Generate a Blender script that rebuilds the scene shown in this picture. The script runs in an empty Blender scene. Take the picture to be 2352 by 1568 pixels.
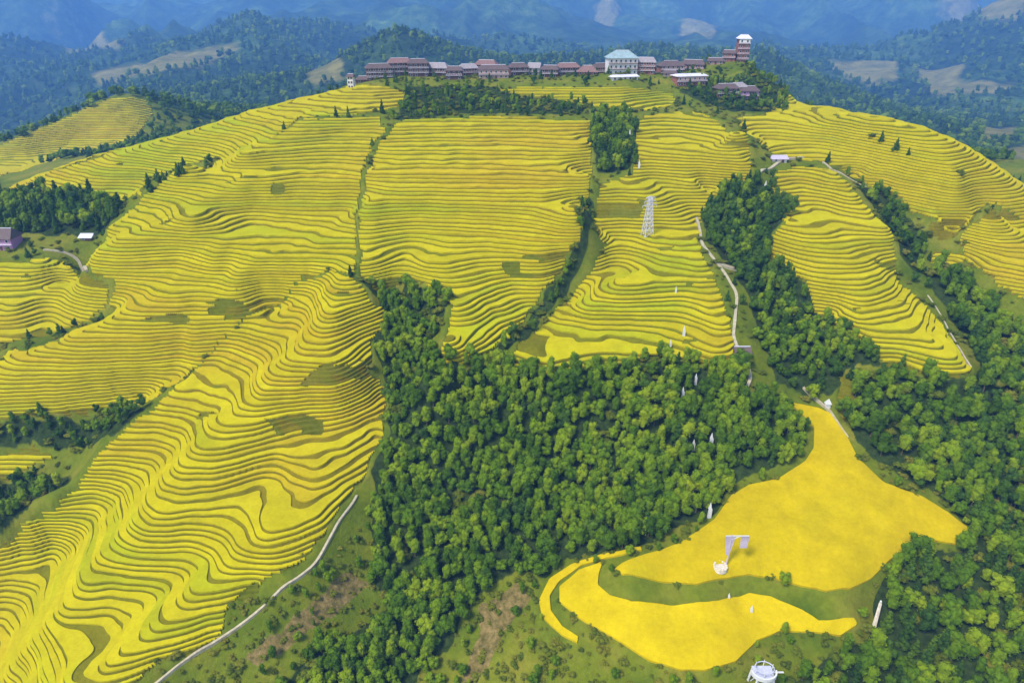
import bpy, bmesh, math, random
import numpy as np
from mathutils import Vector, Matrix

R = math.radians
scene = bpy.context.scene
col = scene.collection
rng = np.random.default_rng(7)
random.seed(7)

# ------------------------------------------------------------------ camera
CAM_Z = 190.0
cam_data = bpy.data.cameras.new("camera")
cam_data.sensor_width = 36.0
cam_data.lens = 36.0 * 1560.0 / 2352.0
cam_data.clip_start = 1.0
cam_data.clip_end = 20000.0
cam = bpy.data.objects.new("camera", cam_data)
cam.location = (0, 0, CAM_Z)
cam.rotation_euler = (R(63.0), 0, 0)
col.objects.link(cam)
scene.camera = cam

# ------------------------------------------------------------------ sky, sun, exposure
SUN_ELEV, SUN_AZ = 55.0, -132.0            # degrees; azimuth from +Y (away from camera) towards +X
world = bpy.data.worlds.new("World")
scene.world = world
world.use_nodes = True
wn = world.node_tree
wn.nodes.clear()
sky = wn.nodes.new("ShaderNodeTexSky")
sky.sky_type = 'NISHITA'
sky.sun_disc = False
sky.sun_elevation = R(SUN_ELEV)
sky.sun_rotation = R(SUN_AZ)
bg = wn.nodes.new("ShaderNodeBackground")
bg.inputs["Strength"].default_value = 0.15
wo = wn.nodes.new("ShaderNodeOutputWorld")
wn.links.new(sky.outputs[0], bg.inputs[0])
wn.links.new(bg.outputs[0], wo.inputs[0])
sun_data = bpy.data.lights.new("sun", 'SUN')
sun_data.energy = 2.6
sun_data.angle = R(14.0)
sun_data.color = (1.0, 0.95, 0.86)
sun = bpy.data.objects.new("sun", sun_data)
d_sun = Vector((math.sin(R(SUN_AZ)) * math.cos(R(SUN_ELEV)), math.cos(R(SUN_AZ)) * math.cos(R(SUN_ELEV)), math.sin(R(SUN_ELEV))))
sun.rotation_euler = d_sun.to_track_quat('Z', 'Y').to_euler()
sun.location = (-300, 200, 600)
col.objects.link(sun)
vs = scene.view_settings
vs.view_transform = 'Standard'
vs.look = 'None'
vs.exposure = 0.98
vs.gamma = 1.0
vs.use_curve_mapping = False
scene.cycles.use_denoising = True
scene.cycles.max_bounces = 6
scene.cycles.diffuse_bounces = 3
scene.cycles.volume_bounces = 2
scene.cycles.transparent_max_bounces = 8

# ------------------------------------------------------------------ survey data (metres; plan x,y and height)
CONTROL = [[-168.6,160.9,13.2],[-164.0,160.5,13.1],[-158.8,157.9,13.0],[-155.0,154.0,13.0],[-153.1,149.5,12.9],[-151.5,142.7,12.8],[-150.4,136.4,12.7],
[-147.6,130.7,12.5],[-170.1,165.4,17.8],[-163.1,165.9,17.8],[-157.5,164.5,17.8],[-153.0,161.0,17.5],[-150.8,156.8,17.2],[-149.2,148.9,16.5],[-148.9,142.2,15.8],
[-147.5,136.5,15.8],[-143.5,132.9,15.8],[-139.7,130.4,15.8],[-137.6,128.1,15.8],[-172.0,171.0,22.9],[-166.5,173.7,22.9],[-157.8,176.6,22.9],[-151.8,173.8,22.7],
[-148.3,169.5,22.4],[-146.9,163.3,21.9],[-144.9,154.9,21.2],[-144.8,149.3,20.7],[-144.1,142.6,20.1],[-142.9,137.2,19.7],[-138.5,133.5,19.7],[-134.9,129.9,19.7],
[-132.2,125.4,19.7],[-171.7,174.8,31.4],[-163.9,176.7,31.1],[-154.1,179.2,30.7],[-148.2,177.9,30.5],[-143.0,174.4,29.9],[-140.4,169.4,29.3],[-139.8,162.1,28.3],
[-139.2,154.6,27.2],[-138.2,147.8,26.2],[-137.3,143.7,26.2],[-133.0,140.2,26.2],[-126.7,138.2,26.2],[-119.4,136.3,26.2],[-115.5,135.6,26.2],[-113.9,133.7,26.2],
[-114.0,129.8,26.2],[-116.2,125.0,26.2],[-118.7,121.6,26.2],[-156.0,180.8,38.5],[-151.6,184.6,38.2],[-144.8,185.6,37.9],[-137.9,183.0,37.6],[-134.4,178.7,36.6],
[-134.8,174.1,35.3],[-134.6,166.6,33.3],[-134.8,161.1,31.7],[-132.9,154.1,31.4],[-129.1,150.1,31.4],[-123.5,149.5,31.4],[-116.8,149.3,31.4],[-109.8,148.5,31.4],
[-105.7,146.8,31.4],[-104.0,144.3,31.4],[-103.8,139.1,31.4],[-103.1,133.8,31.4],[-100.7,131.3,31.4],[-94.6,132.7,31.4],[-86.8,136.1,31.4],[-84.0,136.7,31.4],
[-120.4,145.4,28.8],[-111.3,142.2,28.8],[-109.2,140.3,28.8],[-109.4,135.3,28.8],[-110.8,127.4,28.8],[-109.1,124.6,28.8],[-104.1,126.0,28.8],[-96.9,128.4,28.8],
[-92.5,130.3,28.8],[-88.1,132.2,28.8],[-83.5,134.2,28.8],[-145.8,190.0,45.7],[-137.8,190.2,45.0],[-133.0,188.6,44.4],[-129.7,185.1,43.0],[-128.5,180.3,41.3],
[-128.5,174.8,39.0],[-128.7,169.9,36.9],[-128.0,166.5,36.6],[-126.8,162.1,36.6],[-123.1,158.4,36.6],[-117.4,156.5,36.6],[-110.5,156.1,36.6],[-102.1,156.1,36.6],
[-97.8,155.2,36.6],[-93.6,151.6,36.6],[-92.9,148.2,36.6],[-93.1,145.6,36.6],[-91.0,143.6,36.6],[-87.0,143.2,36.6],[-81.0,144.0,36.6],[-75.5,145.6,36.6],
[-139.1,203.8,53.5],[-128.3,202.4,53.5],[-120.8,199.4,53.2],[-117.4,196.1,51.8],[-116.7,191.3,50.2],[-118.7,185.2,47.5],[-120.5,179.0,44.7],[-119.4,172.2,44.4],
[-116.0,168.0,44.4],[-112.8,164.9,44.4],[-106.9,164.6,44.4],[-97.1,165.6,44.4],[-90.2,165.4,44.4],[-85.3,163.4,44.4],[-81.3,159.5,44.4],[-79.6,155.7,44.4],
[-77.1,153.0,44.4],[-72.4,152.5,44.4],[-64.9,154.8,44.4],[-58.2,160.4,44.4],[-55.7,164.4,44.4],[-126.0,218.0,60.0],[-116.6,214.9,60.0],[-111.0,210.8,59.7],
[-108.6,207.2,58.7],[-109.9,201.7,56.8],[-112.1,195.8,54.4],[-113.6,189.2,51.8],[-111.8,181.7,51.5],[-109.3,179.4,51.5],[-106.6,179.4,51.5],[-97.6,179.4,51.5],
[-91.3,181.7,51.5],[-85.3,185.2,51.5],[-80.4,187.1,51.5],[-75.3,185.8,51.6],[-70.0,182.9,51.5],[-64.6,181.4,51.5],[-62.7,185.2,51.5],[-57.2,190.1,51.5],
[-50.8,195.9,51.5],[-46.0,201.2,51.5],[-110.0,173.1,47.7],[-99.5,173.1,47.7],[-91.4,175.9,47.7],[-82.5,180.3,47.7],[-76.6,178.6,47.7],[-73.0,173.7,47.6],
[-71.8,168.4,47.7],[-69.8,165.3,47.7],[-67.0,164.8,47.7],[-63.3,168.9,47.7],[-57.8,174.8,47.7],[-50.5,182.7,47.6],[-115.8,236.1,65.2],[-106.9,231.6,65.2],
[-98.8,225.1,64.9],[-97.1,219.6,63.9],[-98.5,213.6,62.2],[-101.4,207.3,60.1],[-104.5,203.5,58.4],[-105.2,199.2,58.0],[-103.5,195.7,58.0],[-99.8,193.1,58.0],
[-95.5,192.4,58.0],[-90.0,193.7,58.0],[-84.2,196.4,58.0],[-77.6,199.8,58.0],[-70.6,202.2,58.0],[-63.1,202.9,58.0],[-56.3,207.5,58.0],[-50.2,217.3,58.0],
[-105.1,248.7,75.0],[-98.9,242.4,73.6],[-92.2,236.7,72.1],[-88.3,230.4,71.0],[-88.3,223.0,69.8],[-89.6,216.4,68.4],[-91.0,213.9,67.1],[-86.8,209.2,67.1],
[-76.0,208.0,67.1],[-63.3,208.4,67.1],[-58.3,212.3,67.1],[-53.8,219.5,67.1],[-150.6,263.9,81.4],[-145.3,259.4,81.4],[-138.6,257.3,81.3],[-127.7,257.8,81.1],
[-108.9,255.0,80.8],[-103.4,260.5,79.4],[-96.7,259.9,78.2],[-89.8,251.6,77.9],[-84.7,245.1,76.1],[-82.1,238.1,74.7],[-81.4,229.5,74.3],[-79.2,223.2,74.3],
[-75.1,219.8,74.3],[-68.9,218.9,74.3],[-63.9,223.2,74.3],[-59.3,230.4,74.3],[-140.3,273.2,86.6],[-132.9,269.7,86.5],[-120.3,266.7,86.2],[-111.5,261.1,86.0],
[-85.2,262.0,83.7],[-80.4,257.2,82.8],[-76.5,246.5,82.1],[-72.2,236.2,82.1],[-67.3,233.2,82.1],[-62.4,239.2,82.1],[-53.6,248.7,82.1],[-143.5,279.9,89.6],
[-133.7,273.3,89.6],[-121.1,270.4,89.4],[-112.4,264.2,89.3],[-82.5,262.7,87.8],[-76.3,259.0,87.3],[-72.4,252.0,87.3],[-67.5,247.4,87.3],[-60.0,248.5,87.3],
[-126.0,272.4,91.8],[-111.0,269.1,91.8],[-104.4,265.8,91.8],[-96.3,265.8,91.8],[-87.3,265.8,91.8],[-78.3,265.8,91.8],[-69.9,260.7,91.8],[-63.7,256.4,91.8],
[-58.7,257.6,91.8],[-53.8,260.1,91.8],[-49.0,265.8,91.8],[-45.2,271.0,91.8],[-39.8,264.5,91.8],[-34.6,259.5,91.8],[-60.2,255.3,89.2],[-128.4,247.3,75.6],
[-139.3,246.2,75.6],[-152.9,247.3,75.6],[-160.9,250.9,75.6],[-127.1,239.7,71.0],[-141.7,239.7,71.0],[-152.7,240.2,71.0],[-163.7,240.7,71.0],[-173.1,240.7,71.0],
[-187.4,236.7,65.8],[-178.3,234.9,65.8],[-169.4,233.1,65.8],[-161.2,233.5,65.8],[-153.0,234.0,65.8],[-140.7,234.9,65.8],[-129.9,237.7,65.8],[-197.6,228.0,60.0],
[-186.9,227.6,60.0],[-176.1,227.1,60.0],[-166.1,228.0,60.0],[-156.1,228.8,60.0],[-145.9,229.7,60.0],[-135.8,230.5,60.0],[-131.1,231.4,60.0],[-194.2,219.9,54.2],
[-184.4,220.7,54.2],[-174.5,221.5,54.2],[-165.3,223.5,54.2],[-155.9,225.5,54.2],[-193.9,217.1,49.6],[-186.1,217.9,49.6],[-178.3,218.6,49.6],[-170.5,219.4,49.6],
[-162.1,221.7,49.6],[-153.5,224.1,49.6],[-144.9,226.5,49.6],[-186.9,212.6,41.8],[-166.1,218.5,45.7],[-148.0,218.6,51.5],[-182.3,201.5,34.0],[-171.4,206.0,36.6],
[-180.0,189.1,26.2],[-159.4,191.6,32.0],[-223.3,206.0,36.6],[-216.2,178.6,19.7],[-189.0,149.4,11.2],[-165.4,124.3,5.4],[-129.0,114.6,10.6],[-97.8,112.6,13.8],
[-249.0,233.5,48.3],[-231.9,254.5,65.2],[-222.8,254.5,65.2],[-213.7,254.5,65.2],[-202.8,254.5,65.2],[-198.9,263.0,65.2],[-233.4,269.7,70.4],[-222.4,267.4,70.4],
[-211.5,265.1,70.4],[-204.2,274.4,70.4],[-205.3,289.4,70.4],[-201.3,300.1,70.4],[-246.4,285.5,76.2],[-237.2,285.5,76.2],[-228.1,285.5,76.2],[-218.9,285.5,76.2],
[-204.0,280.3,76.2],[-195.3,280.3,76.2],[-190.5,285.5,76.2],[-253.2,297.4,80.8],[-243.8,297.4,80.8],[-234.4,297.4,80.8],[-225.0,297.4,80.8],[-214.5,295.1,80.8],
[-204.2,292.8,80.8],[-189.1,281.8,80.8],[-237.5,305.1,82.8],[-220.0,310.7,84.0],[-208.3,316.6,85.4],[-256.1,308.2,82.8],[-253.8,347.4,90.6],[-231.2,348.7,92.5],
[-210.9,340.6,92.5],[-203.8,243.8,62.6],[-187.0,246.5,65.2],[-168.7,257.7,69.8],[-222.1,237.5,58.0],[-183.5,256.8,67.1],[-130.5,279.2,93.8],[-113.5,273.6,93.8],
[-104.6,272.7,93.8],[-95.8,271.8,93.8],[-87.0,270.9,93.8],[-77.5,269.6,93.8],[-68.1,268.2,93.8],[-182.7,281.9,89.9],[-165.7,276.4,89.9],[-186.8,300.5,93.8],
[-176.1,297.9,95.6],[-165.4,295.3,97.5],[-153.7,291.9,99.5],[-142.1,288.5,101.6],[-131.6,306.6,102.2],[-120.8,310.2,102.2],[-108.1,308.4,102.2],[-95.5,306.6,102.2],
[-84.3,305.9,102.2],[-73.1,305.1,102.2],[-186.8,323.2,99.6],[-173.7,321.0,101.9],[-160.6,318.7,104.1],[-149.2,317.0,106.1],[-137.8,315.2,108.1],[-125.0,314.2,109.4],
[-116.1,316.0,109.4],[-107.2,317.9,109.4],[-98.1,319.8,109.4],[-84.5,319.0,109.4],[-71.0,318.2,109.4],[-181.1,341.5,106.8],[-170.3,342.9,108.7],[-159.5,344.2,110.5],
[-145.6,340.6,112.6],[-132.0,336.8,114.6],[-123.6,337.7,115.2],[-114.1,339.3,115.2],[-104.5,340.9,115.2],[-94.8,342.6,115.2],[-83.4,340.1,115.2],[-72.1,337.7,115.2],
[-160.8,339.6,115.9],[-133.3,343.1,120.1],[-126.3,348.6,120.4],[-117.2,352.2,120.4],[-107.9,355.9,120.4],[-98.4,359.7,120.4],[-86.0,359.7,120.4],[-73.6,359.7,120.4],
[-126.3,363.5,123.0],[-110.6,374.0,125.6],[-88.8,380.6,125.6],[-69.9,380.8,126.3],[-128.2,386.6,127.0],[-114.2,388.9,128.9],[-90.5,390.9,130.2],[-79.3,395.5,130.2],
[-67.9,400.2,130.2],[-295.8,396.5,89.0],[-305.5,432.2,69.5],[-277.0,403.0,96.2],[-286.8,438.8,76.7],[-252.7,409.5,104.0],[-262.5,445.2,84.5],[-220.5,416.0,110.8],
[-230.2,451.8,91.3],[-190.6,422.5,117.3],[-200.3,458.2,97.8],[-163.7,432.2,125.4],[-173.4,468.0,105.9],[-135.4,448.5,131.9],[-105.7,464.8,136.4],[-269.6,381.7,93.8],
[-229.6,363.2,94.4],[-223.6,377.7,101.6],[-191.6,350.2,99.0],[-199.4,380.8,108.1],[-167.4,383.2,115.9],[-251.3,381.5,97.0],[-203.3,375.4,101.0],[-121.1,415.4,130.9],
[-97.9,427.6,134.1],[-469.0,585.0,55.0],[-455.0,617.5,72.5],[-441.6,650.0,81.3],[-425.7,682.5,89.6],[-400.2,728.0,101.1],[-418.1,617.5,66.8],[-398.1,656.5,77.0],
[-433.0,578.5,60.1],[-357.3,656.5,77.0],[-366.2,708.5,93.3],[-356.5,676.0,85.8],[-474.5,689.0,36.7],[-445.2,754.0,53.9],[-419.7,799.5,65.4],[-385.4,520.0,65.0],
[-365.9,546.0,70.9],[-692.4,1495.0,-22.9],[-632.5,1690.0,-21.2],[-540.6,1885.0,-13.3],[-912.4,2080.0,-46.1],[-735.6,2340.0,-22.9],[-530.3,2080.0,-5.0],
[-1146.8,1625.0,-89.6],[-1294.7,2080.0,-64.0],[-1468.6,1950.0,-99.1],[-996.7,1950.0,-31.4],[-1925.2,3221.1,-130.1],[-1866.4,3579.5,-105.9],[-1738.0,3790.2,-67.1],
[-1442.8,3993.4,-20.5],[-1770.2,3367.5,-144.6],[-1631.7,3621.1,-119.3],[-1951.2,3305.6,-169.1],[-1764.0,3874.7,-106.1],[-1468.8,4077.9,-59.5],[-64.4,284.2,99.0],
[-52.6,287.3,99.0],[-41.6,290.5,99.0],[-32.7,288.9,99.0],[-24.0,287.3,99.0],[-14.4,285.8,99.0],[-4.9,284.2,99.0],[4.5,281.2,99.0],[13.7,278.2,99.0],[28.3,275.3,99.0],
[-65.9,301.2,106.8],[-55.3,302.3,106.8],[-44.6,303.4,106.8],[-34.7,302.6,106.8],[-24.8,301.9,106.8],[-14.9,301.2,106.8],[-5.1,300.0,106.8],[4.7,298.8,106.8],
[14.4,297.6,106.8],[23.5,295.8,106.8],[32.5,294.1,106.8],[-68.2,328.3,115.2],[-57.9,328.9,115.2],[-47.5,329.6,115.2],[-37.0,330.2,115.2],[-26.5,329.7,115.2],
[-15.9,329.3,115.2],[-5.4,328.8,115.2],[5.0,328.3,115.2],[15.4,325.3,115.2],[25.5,322.3,115.2],[35.5,319.4,115.2],[-69.1,361.1,122.4],[-54.7,362.8,122.4],
[-40.1,364.6,122.4],[-28.7,364.6,122.4],[-17.3,364.6,122.4],[-5.9,364.6,122.4],[5.5,364.6,122.4],[16.0,361.5,122.4],[26.3,358.3,122.4],[36.5,355.3,122.4],
[-62.1,393.3,128.9],[-46.5,394.8,128.9],[-30.8,396.3,128.9],[-18.5,395.3,128.9],[-6.3,394.3,128.9],[5.8,393.3,128.9],[17.9,391.8,128.9],[29.9,390.3,128.9],
[41.7,388.9,128.9],[-15.5,265.7,91.8],[-7.4,266.2,91.8],[0.7,266.8,91.8],[15.1,265.7,91.8],[-22.5,235.4,84.7],[-13.0,245.9,84.7],[0.7,257.1,84.7],[-27.3,214.8,79.5],
[-20.3,225.4,79.5],[-7.7,236.8,79.5],[-0.2,242.8,79.5],[7.7,249.1,79.5],[-28.8,205.5,75.0],[-17.7,208.6,75.0],[-8.9,218.5,75.0],[0.7,230.9,75.0],[-60.1,437.2,134.1],
[-46.8,437.2,134.1],[-33.5,437.2,134.1],[-20.2,437.2,134.1],[-6.9,437.2,134.1],[6.4,437.2,134.1],[19.7,437.2,134.1],[33.0,437.2,134.1],[46.3,437.2,134.1],
[59.6,437.2,134.1],[78.5,447.3,134.1],[98.3,457.9,134.1],[-97.3,452.4,138.6],[-77.2,464.1,140.0],[-49.2,464.1,140.0],[-7.2,459.3,140.0],[34.3,459.3,140.0],
[75.6,458.1,140.6],[101.9,464.0,138.6],[-97.5,503.8,140.0],[-52.0,503.8,140.0],[0.0,503.8,140.0],[52.0,503.8,140.0],[110.5,503.8,140.0],[-110.5,552.5,118.5],
[-39.0,559.0,123.0],[39.0,559.0,123.0],[110.5,559.0,125.0],[-195.0,585.0,102.2],[-455.0,702.0,56.8],[-292.5,702.0,56.8],[-143.0,702.0,56.8],[0.0,702.0,56.8],
[143.0,702.0,56.8],[279.5,702.0,56.8],[-520.0,877.5,43.8],[-195.0,877.5,43.8],[0.0,877.5,43.8],[195.0,877.5,43.8],[-585.0,1235.0,-5.0],[-260.0,1235.0,-5.0],
[0.0,1235.0,-5.0],[260.0,1235.0,-5.0],[159.3,516.8,149.3],[108.4,497.2,142.5],[124.6,503.8,144.7],[141.1,510.2,146.4],[166.5,513.5,146.1],[124.9,490.8,141.2],
[144.3,497.2,141.4],[167.0,494.0,142.3],[120.3,458.0,136.7],[138.8,442.6,130.8],[168.5,457.2,128.9],[125.1,442.5,132.2],[177.0,477.8,137.1],[214.5,585.0,118.5],
[76.4,408.9,128.9],[100.2,425.6,128.9],[113.3,396.3,128.9],[113.4,355.1,128.9],[66.1,373.2,122.4],[78.4,376.3,122.4],[90.8,379.6,122.4],[99.3,369.1,122.4],
[107.3,359.1,122.4],[114.9,349.6,122.4],[63.9,342.6,115.2],[77.8,341.1,115.2],[91.5,339.6,115.2],[101.4,336.3,115.2],[111.1,333.0,115.2],[42.5,323.9,110.0],
[55.0,323.9,110.0],[69.9,337.0,110.0],[79.7,332.6,110.0],[89.3,328.2,110.0],[105.0,323.9,110.0],[38.2,310.6,104.2],[66.9,306.9,104.2],[79.4,318.2,104.2],
[94.8,330.2,104.2],[40.4,300.3,99.0],[52.8,303.7,99.0],[66.8,303.7,99.0],[76.8,303.7,99.0],[86.5,310.6,99.0],[43.8,293.3,94.1],[49.6,293.3,94.1],[61.7,284.3,94.1],
[70.9,282.8,94.1],[80.0,281.4,94.1],[43.3,283.7,91.2],[49.2,285.9,91.2],[58.0,279.5,91.2],[71.6,271.5,91.2],[76.9,265.7,91.2],[41.8,276.2,86.0],[38.3,258.6,86.0],
[41.4,249.4,86.0],[52.0,250.5,86.0],[61.0,252.2,86.0],[70.1,253.9,86.0],[84.1,253.9,86.0],[28.8,260.3,81.4],[29.1,244.7,81.4],[42.5,242.7,81.4],[53.4,243.7,81.4],
[64.3,244.7,81.4],[71.8,238.5,81.4],[78.9,232.6,81.4],[22.5,258.0,77.6],[18.4,249.2,77.6],[18.9,243.0,77.6],[26.4,241.0,77.6],[33.8,239.0,77.6],[44.3,238.0,77.6],
[54.6,237.0,77.6],[62.4,234.1,77.6],[70.0,231.2,77.6],[77.4,222.1,77.6],[9.2,239.9,74.3],[2.2,221.4,74.3],[5.3,216.3,74.3],[12.5,218.9,74.3],[19.9,221.4,74.3],
[29.6,223.2,74.3],[39.6,224.9,74.3],[48.8,222.3,74.3],[57.9,219.7,74.3],[64.9,215.5,74.3],[71.7,211.4,74.3],[0.3,215.0,72.4],[11.4,208.6,72.4],[24.0,213.4,72.4],
[31.2,215.0,72.4],[38.5,216.6,72.4],[53.1,381.5,124.4],[51.2,362.5,116.6],[41.1,328.4,106.8],[34.2,296.7,97.0],[28.5,272.8,89.2],[18.2,251.9,82.1],[5.7,234.7,75.0],
[-7.3,216.4,69.8],[114.9,330.5,112.6],[124.0,332.3,112.6],[106.9,327.0,102.9],[117.8,322.1,104.2],[91.4,296.4,95.1],[107.3,296.1,93.1],[95.7,267.6,87.3],
[108.1,272.8,89.2],[104.8,247.7,80.1],[92.3,240.8,79.5],[101.6,225.2,72.4],[89.5,217.4,71.0],[102.3,210.6,65.8],[82.8,204.3,67.8],[127.0,341.6,113.3],[136.8,341.6,113.3],
[146.6,341.6,113.3],[155.9,327.7,113.3],[123.8,323.3,108.1],[142.1,327.5,108.1],[149.3,319.2,108.1],[156.1,311.3,108.1],[121.5,307.9,102.9],[137.0,311.5,102.9],
[146.2,311.5,102.9],[160.8,297.3,102.9],[119.7,290.6,101.0],[134.5,293.8,101.0],[150.0,293.8,101.0],[156.4,289.0,101.0],[162.7,284.2,101.0],[114.1,283.2,96.4],
[120.3,274.5,96.4],[127.7,272.3,96.4],[135.0,270.0,96.4],[153.0,277.3,96.4],[166.7,286.2,96.4],[113.3,272.8,91.2],[121.2,259.9,91.2],[128.6,258.6,91.2],
[136.0,257.4,91.2],[152.0,264.9,91.2],[162.8,272.8,91.2],[119.0,251.6,86.0],[125.4,248.3,86.0],[131.7,245.0,86.0],[147.5,249.4,86.0],[158.5,261.0,86.0],
[119.7,246.2,80.8],[124.3,239.0,80.8],[128.8,232.1,80.8],[137.5,233.0,80.8],[146.2,234.0,80.8],[163.3,250.5,80.8],[123.9,241.7,76.2],[126.9,231.1,76.2],
[129.8,221.1,76.2],[136.9,219.4,76.2],[143.9,217.7,76.2],[160.9,228.3,76.2],[168.2,239.7,76.2],[137.6,215.6,72.4],[142.4,211.3,72.4],[147.0,207.1,72.4],
[160.0,207.1,72.4],[165.5,215.0,72.4],[163.3,323.9,110.0],[175.9,311.1,101.0],[175.2,285.9,92.5],[169.6,264.3,84.7],[177.1,243.8,74.3],[177.3,215.7,66.5],
[177.6,199.8,58.1],[142.1,201.4,67.8],[126.2,206.2,68.4],[162.6,203.0,63.2],[177.0,458.2,130.1],[193.2,497.2,105.4],[205.6,432.2,125.4],[221.9,471.2,100.7],
[226.4,390.0,113.4],[242.7,429.0,88.7],[244.0,367.2,107.6],[260.3,406.2,82.9],[256.5,344.5,102.3],[272.8,383.5,77.6],[269.1,321.8,95.7],[285.3,360.8,71.0],
[128.2,404.8,127.6],[143.2,408.7,127.6],[158.4,412.7,127.6],[163.7,393.4,127.6],[168.5,375.8,127.6],[176.6,362.6,127.6],[136.5,374.1,121.1],[146.7,372.0,121.1],
[156.7,370.0,121.1],[166.7,368.0,121.1],[173.1,356.3,121.1],[179.1,345.3,121.1],[188.5,330.0,121.1],[142.5,349.6,115.9],[155.8,347.1,115.9],[169.0,344.6,115.9],
[177.4,332.4,115.9],[185.2,321.0,115.9],[192.8,312.4,115.9],[200.0,304.2,115.9],[171.2,341.6,110.0],[177.8,328.2,110.0],[184.0,315.6,110.0],[191.9,307.7,110.0],
[199.4,300.2,110.0],[204.4,289.4,110.0],[187.3,292.9,104.2],[198.7,286.3,104.2],[220.5,299.8,104.2],[184.5,294.3,99.0],[201.7,295.7,99.0],[214.9,300.0,99.0],
[215.9,291.6,99.0],[228.8,294.3,99.0],[195.1,293.6,95.8],[198.6,290.9,95.8],[198.3,278.0,95.8],[203.2,273.1,95.8],[214.1,270.8,95.8],[196.2,278.9,91.2],
[195.1,267.3,91.2],[199.3,258.6,91.2],[204.7,254.4,91.2],[193.1,254.0,87.3],[202.5,249.1,87.3],[201.7,246.0,83.4],[189.3,284.0,93.1],[183.4,267.6,87.3],
[189.1,249.1,79.5],[207.4,228.0,78.2],[205.7,207.8,63.9],[236.9,266.9,99.0],[-48.8,253.5,79.5],[-40.4,240.0,72.4],[-44.0,224.7,63.2],[-34.4,213.1,60.6],
[-43.8,208.6,54.2],[-19.3,204.6,65.8],[3.7,206.2,68.4],[34.3,207.0,69.8],[64.6,205.1,69.1],[-34.0,191.1,47.7],[-11.4,193.9,54.8],[18.5,195.9,60.6],[48.2,195.6,62.6],
[78.0,195.6,62.6],[103.4,202.4,60.0],[-39.7,176.1,41.2],[-18.2,176.9,40.5],[3.5,178.8,44.4],[32.5,182.2,48.9],[61.8,185.0,52.2],[88.1,186.4,54.8],[-37.6,158.6,33.3],
[-21.1,156.3,32.0],[-3.5,159.7,35.9],[17.1,165.2,39.8],[42.4,169.6,43.1],[65.3,173.4,47.0],[-47.6,152.9,30.1],[-38.6,143.7,23.6],[-52.8,138.0,24.9],[-58.3,127.6,19.7],
[-28.6,133.8,17.1],[-16.3,142.1,23.6],[-3.4,150.0,29.4],[-3.2,131.6,23.6],[-21.8,126.5,11.9],[8.8,123.4,23.6],[-43.7,125.1,13.8],[-50.6,174.1,43.8],[-55.6,158.0,41.1],
[-63.7,146.6,36.6],[-73.4,138.7,32.0],[-85.5,131.9,26.8],[-97.0,123.1,22.9],[107.4,200.6,59.4],[102.2,188.8,54.8],[110.6,177.2,52.8],[81.4,176.8,49.6],
[119.7,168.2,49.6],[130.2,161.1,47.0],[137.1,153.8,45.0],[68.2,163.8,46.4],[50.2,154.1,43.1],[32.4,147.6,40.8],[33.3,144.6,40.5],[52.7,141.1,39.8],[66.1,144.6,40.5],
[88.1,139.5,39.8],[100.9,143.9,41.2],[96.4,159.9,46.3],[112.9,151.6,43.8],[27.5,146.6,36.6],[30.5,140.2,35.6],[46.4,138.5,35.3],[65.6,140.5,35.3],[77.0,136.9,35.0],
[87.6,132.7,34.7],[95.1,132.0,34.7],[16.0,146.8,34.7],[14.3,139.9,33.3],[26.9,130.0,32.7],[43.0,120.9,32.0],[54.4,120.3,32.0],[62.1,127.2,32.7],[45.0,130.9,33.3],
[86.5,129.6,34.0],[9.4,142.7,32.0],[8.6,136.0,30.8],[17.4,130.0,30.1],[3.1,140.4,27.5],[20.6,124.4,27.5],[42.7,116.4,26.2],[67.5,120.0,28.2],[80.1,126.5,30.1],
[99.2,129.3,30.1],[103.3,140.3,34.7],[116.9,143.3,36.6],[131.1,147.9,40.5],[145.5,150.7,41.2],[151.5,164.6,45.7],[138.1,178.0,52.2],[128.7,190.2,57.4],
[163.1,183.5,51.5],[152.2,192.1,56.1],[119.1,201.2,62.6],[143.9,136.1,36.0],[124.3,132.0,32.0],[131.7,122.6,28.2],[102.3,121.4,26.2],[172.7,162.8,43.8],
[157.6,131.4,32.7],[139.8,113.8,21.0],[81.8,111.1,19.7],[36.7,110.5,17.1],[-232.8,1426.5,91.7],[-313.1,3033.4,30.1],[-159.7,3621.1,76.0],[164.3,3846.0,109.2],
[372.6,3695.4,83.4],[587.6,3695.4,73.7],[253.2,2461.5,20.3],[708.4,3221.1,2.9],[34.9,2461.5,20.3],[1060.7,3846.0,48.7],[1155.3,3621.1,-0.9],[-1506.0,4505.6,48.2],
[-957.8,4401.2,74.6],[-2572.2,4505.6,-23.4],[-2320.3,4713.8,16.8],[-3073.3,4921.8,35.1],[-2824.3,4190.9,-53.4],[-3989.5,6169.8,124.1],[-2560.7,5753.8,143.4],
[-1485.6,5441.8,145.9],[-678.4,5233.8,147.6],[217.5,5129.8,156.3],[1272.7,5233.8,147.6],[1910.3,5337.8,146.7],[2030.2,4505.6,19.7],[1652.9,4148.1,-95.9],
[2168.0,4148.1,-95.9],[1642.2,3790.2,-165.4],[1982.4,3790.2,-165.4],[2159.5,3579.5,-175.8],[2404.9,3484.1,-195.6],[2301.7,3970.2,-138.2],[2644.0,4254.4,-80.1],
[2839.7,5337.8,105.5],[2928.6,4921.8,22.2],[3213.7,4713.8,-45.8],[4031.5,5961.8,111.0],[3559.1,6169.8,117.8],[853.0,1950.0,-31.4],[912.4,1820.0,-42.7],
[1044.2,1755.0,-49.6],[1146.1,1690.0,-60.6],[744.1,1300.0,-25.9],[743.6,1105.0,-20.3],[709.0,975.0,-7.5],[1025.2,1430.0,-56.1],[534.0,780.0,12.4],[608.4,1690.0,45.6],
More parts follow.
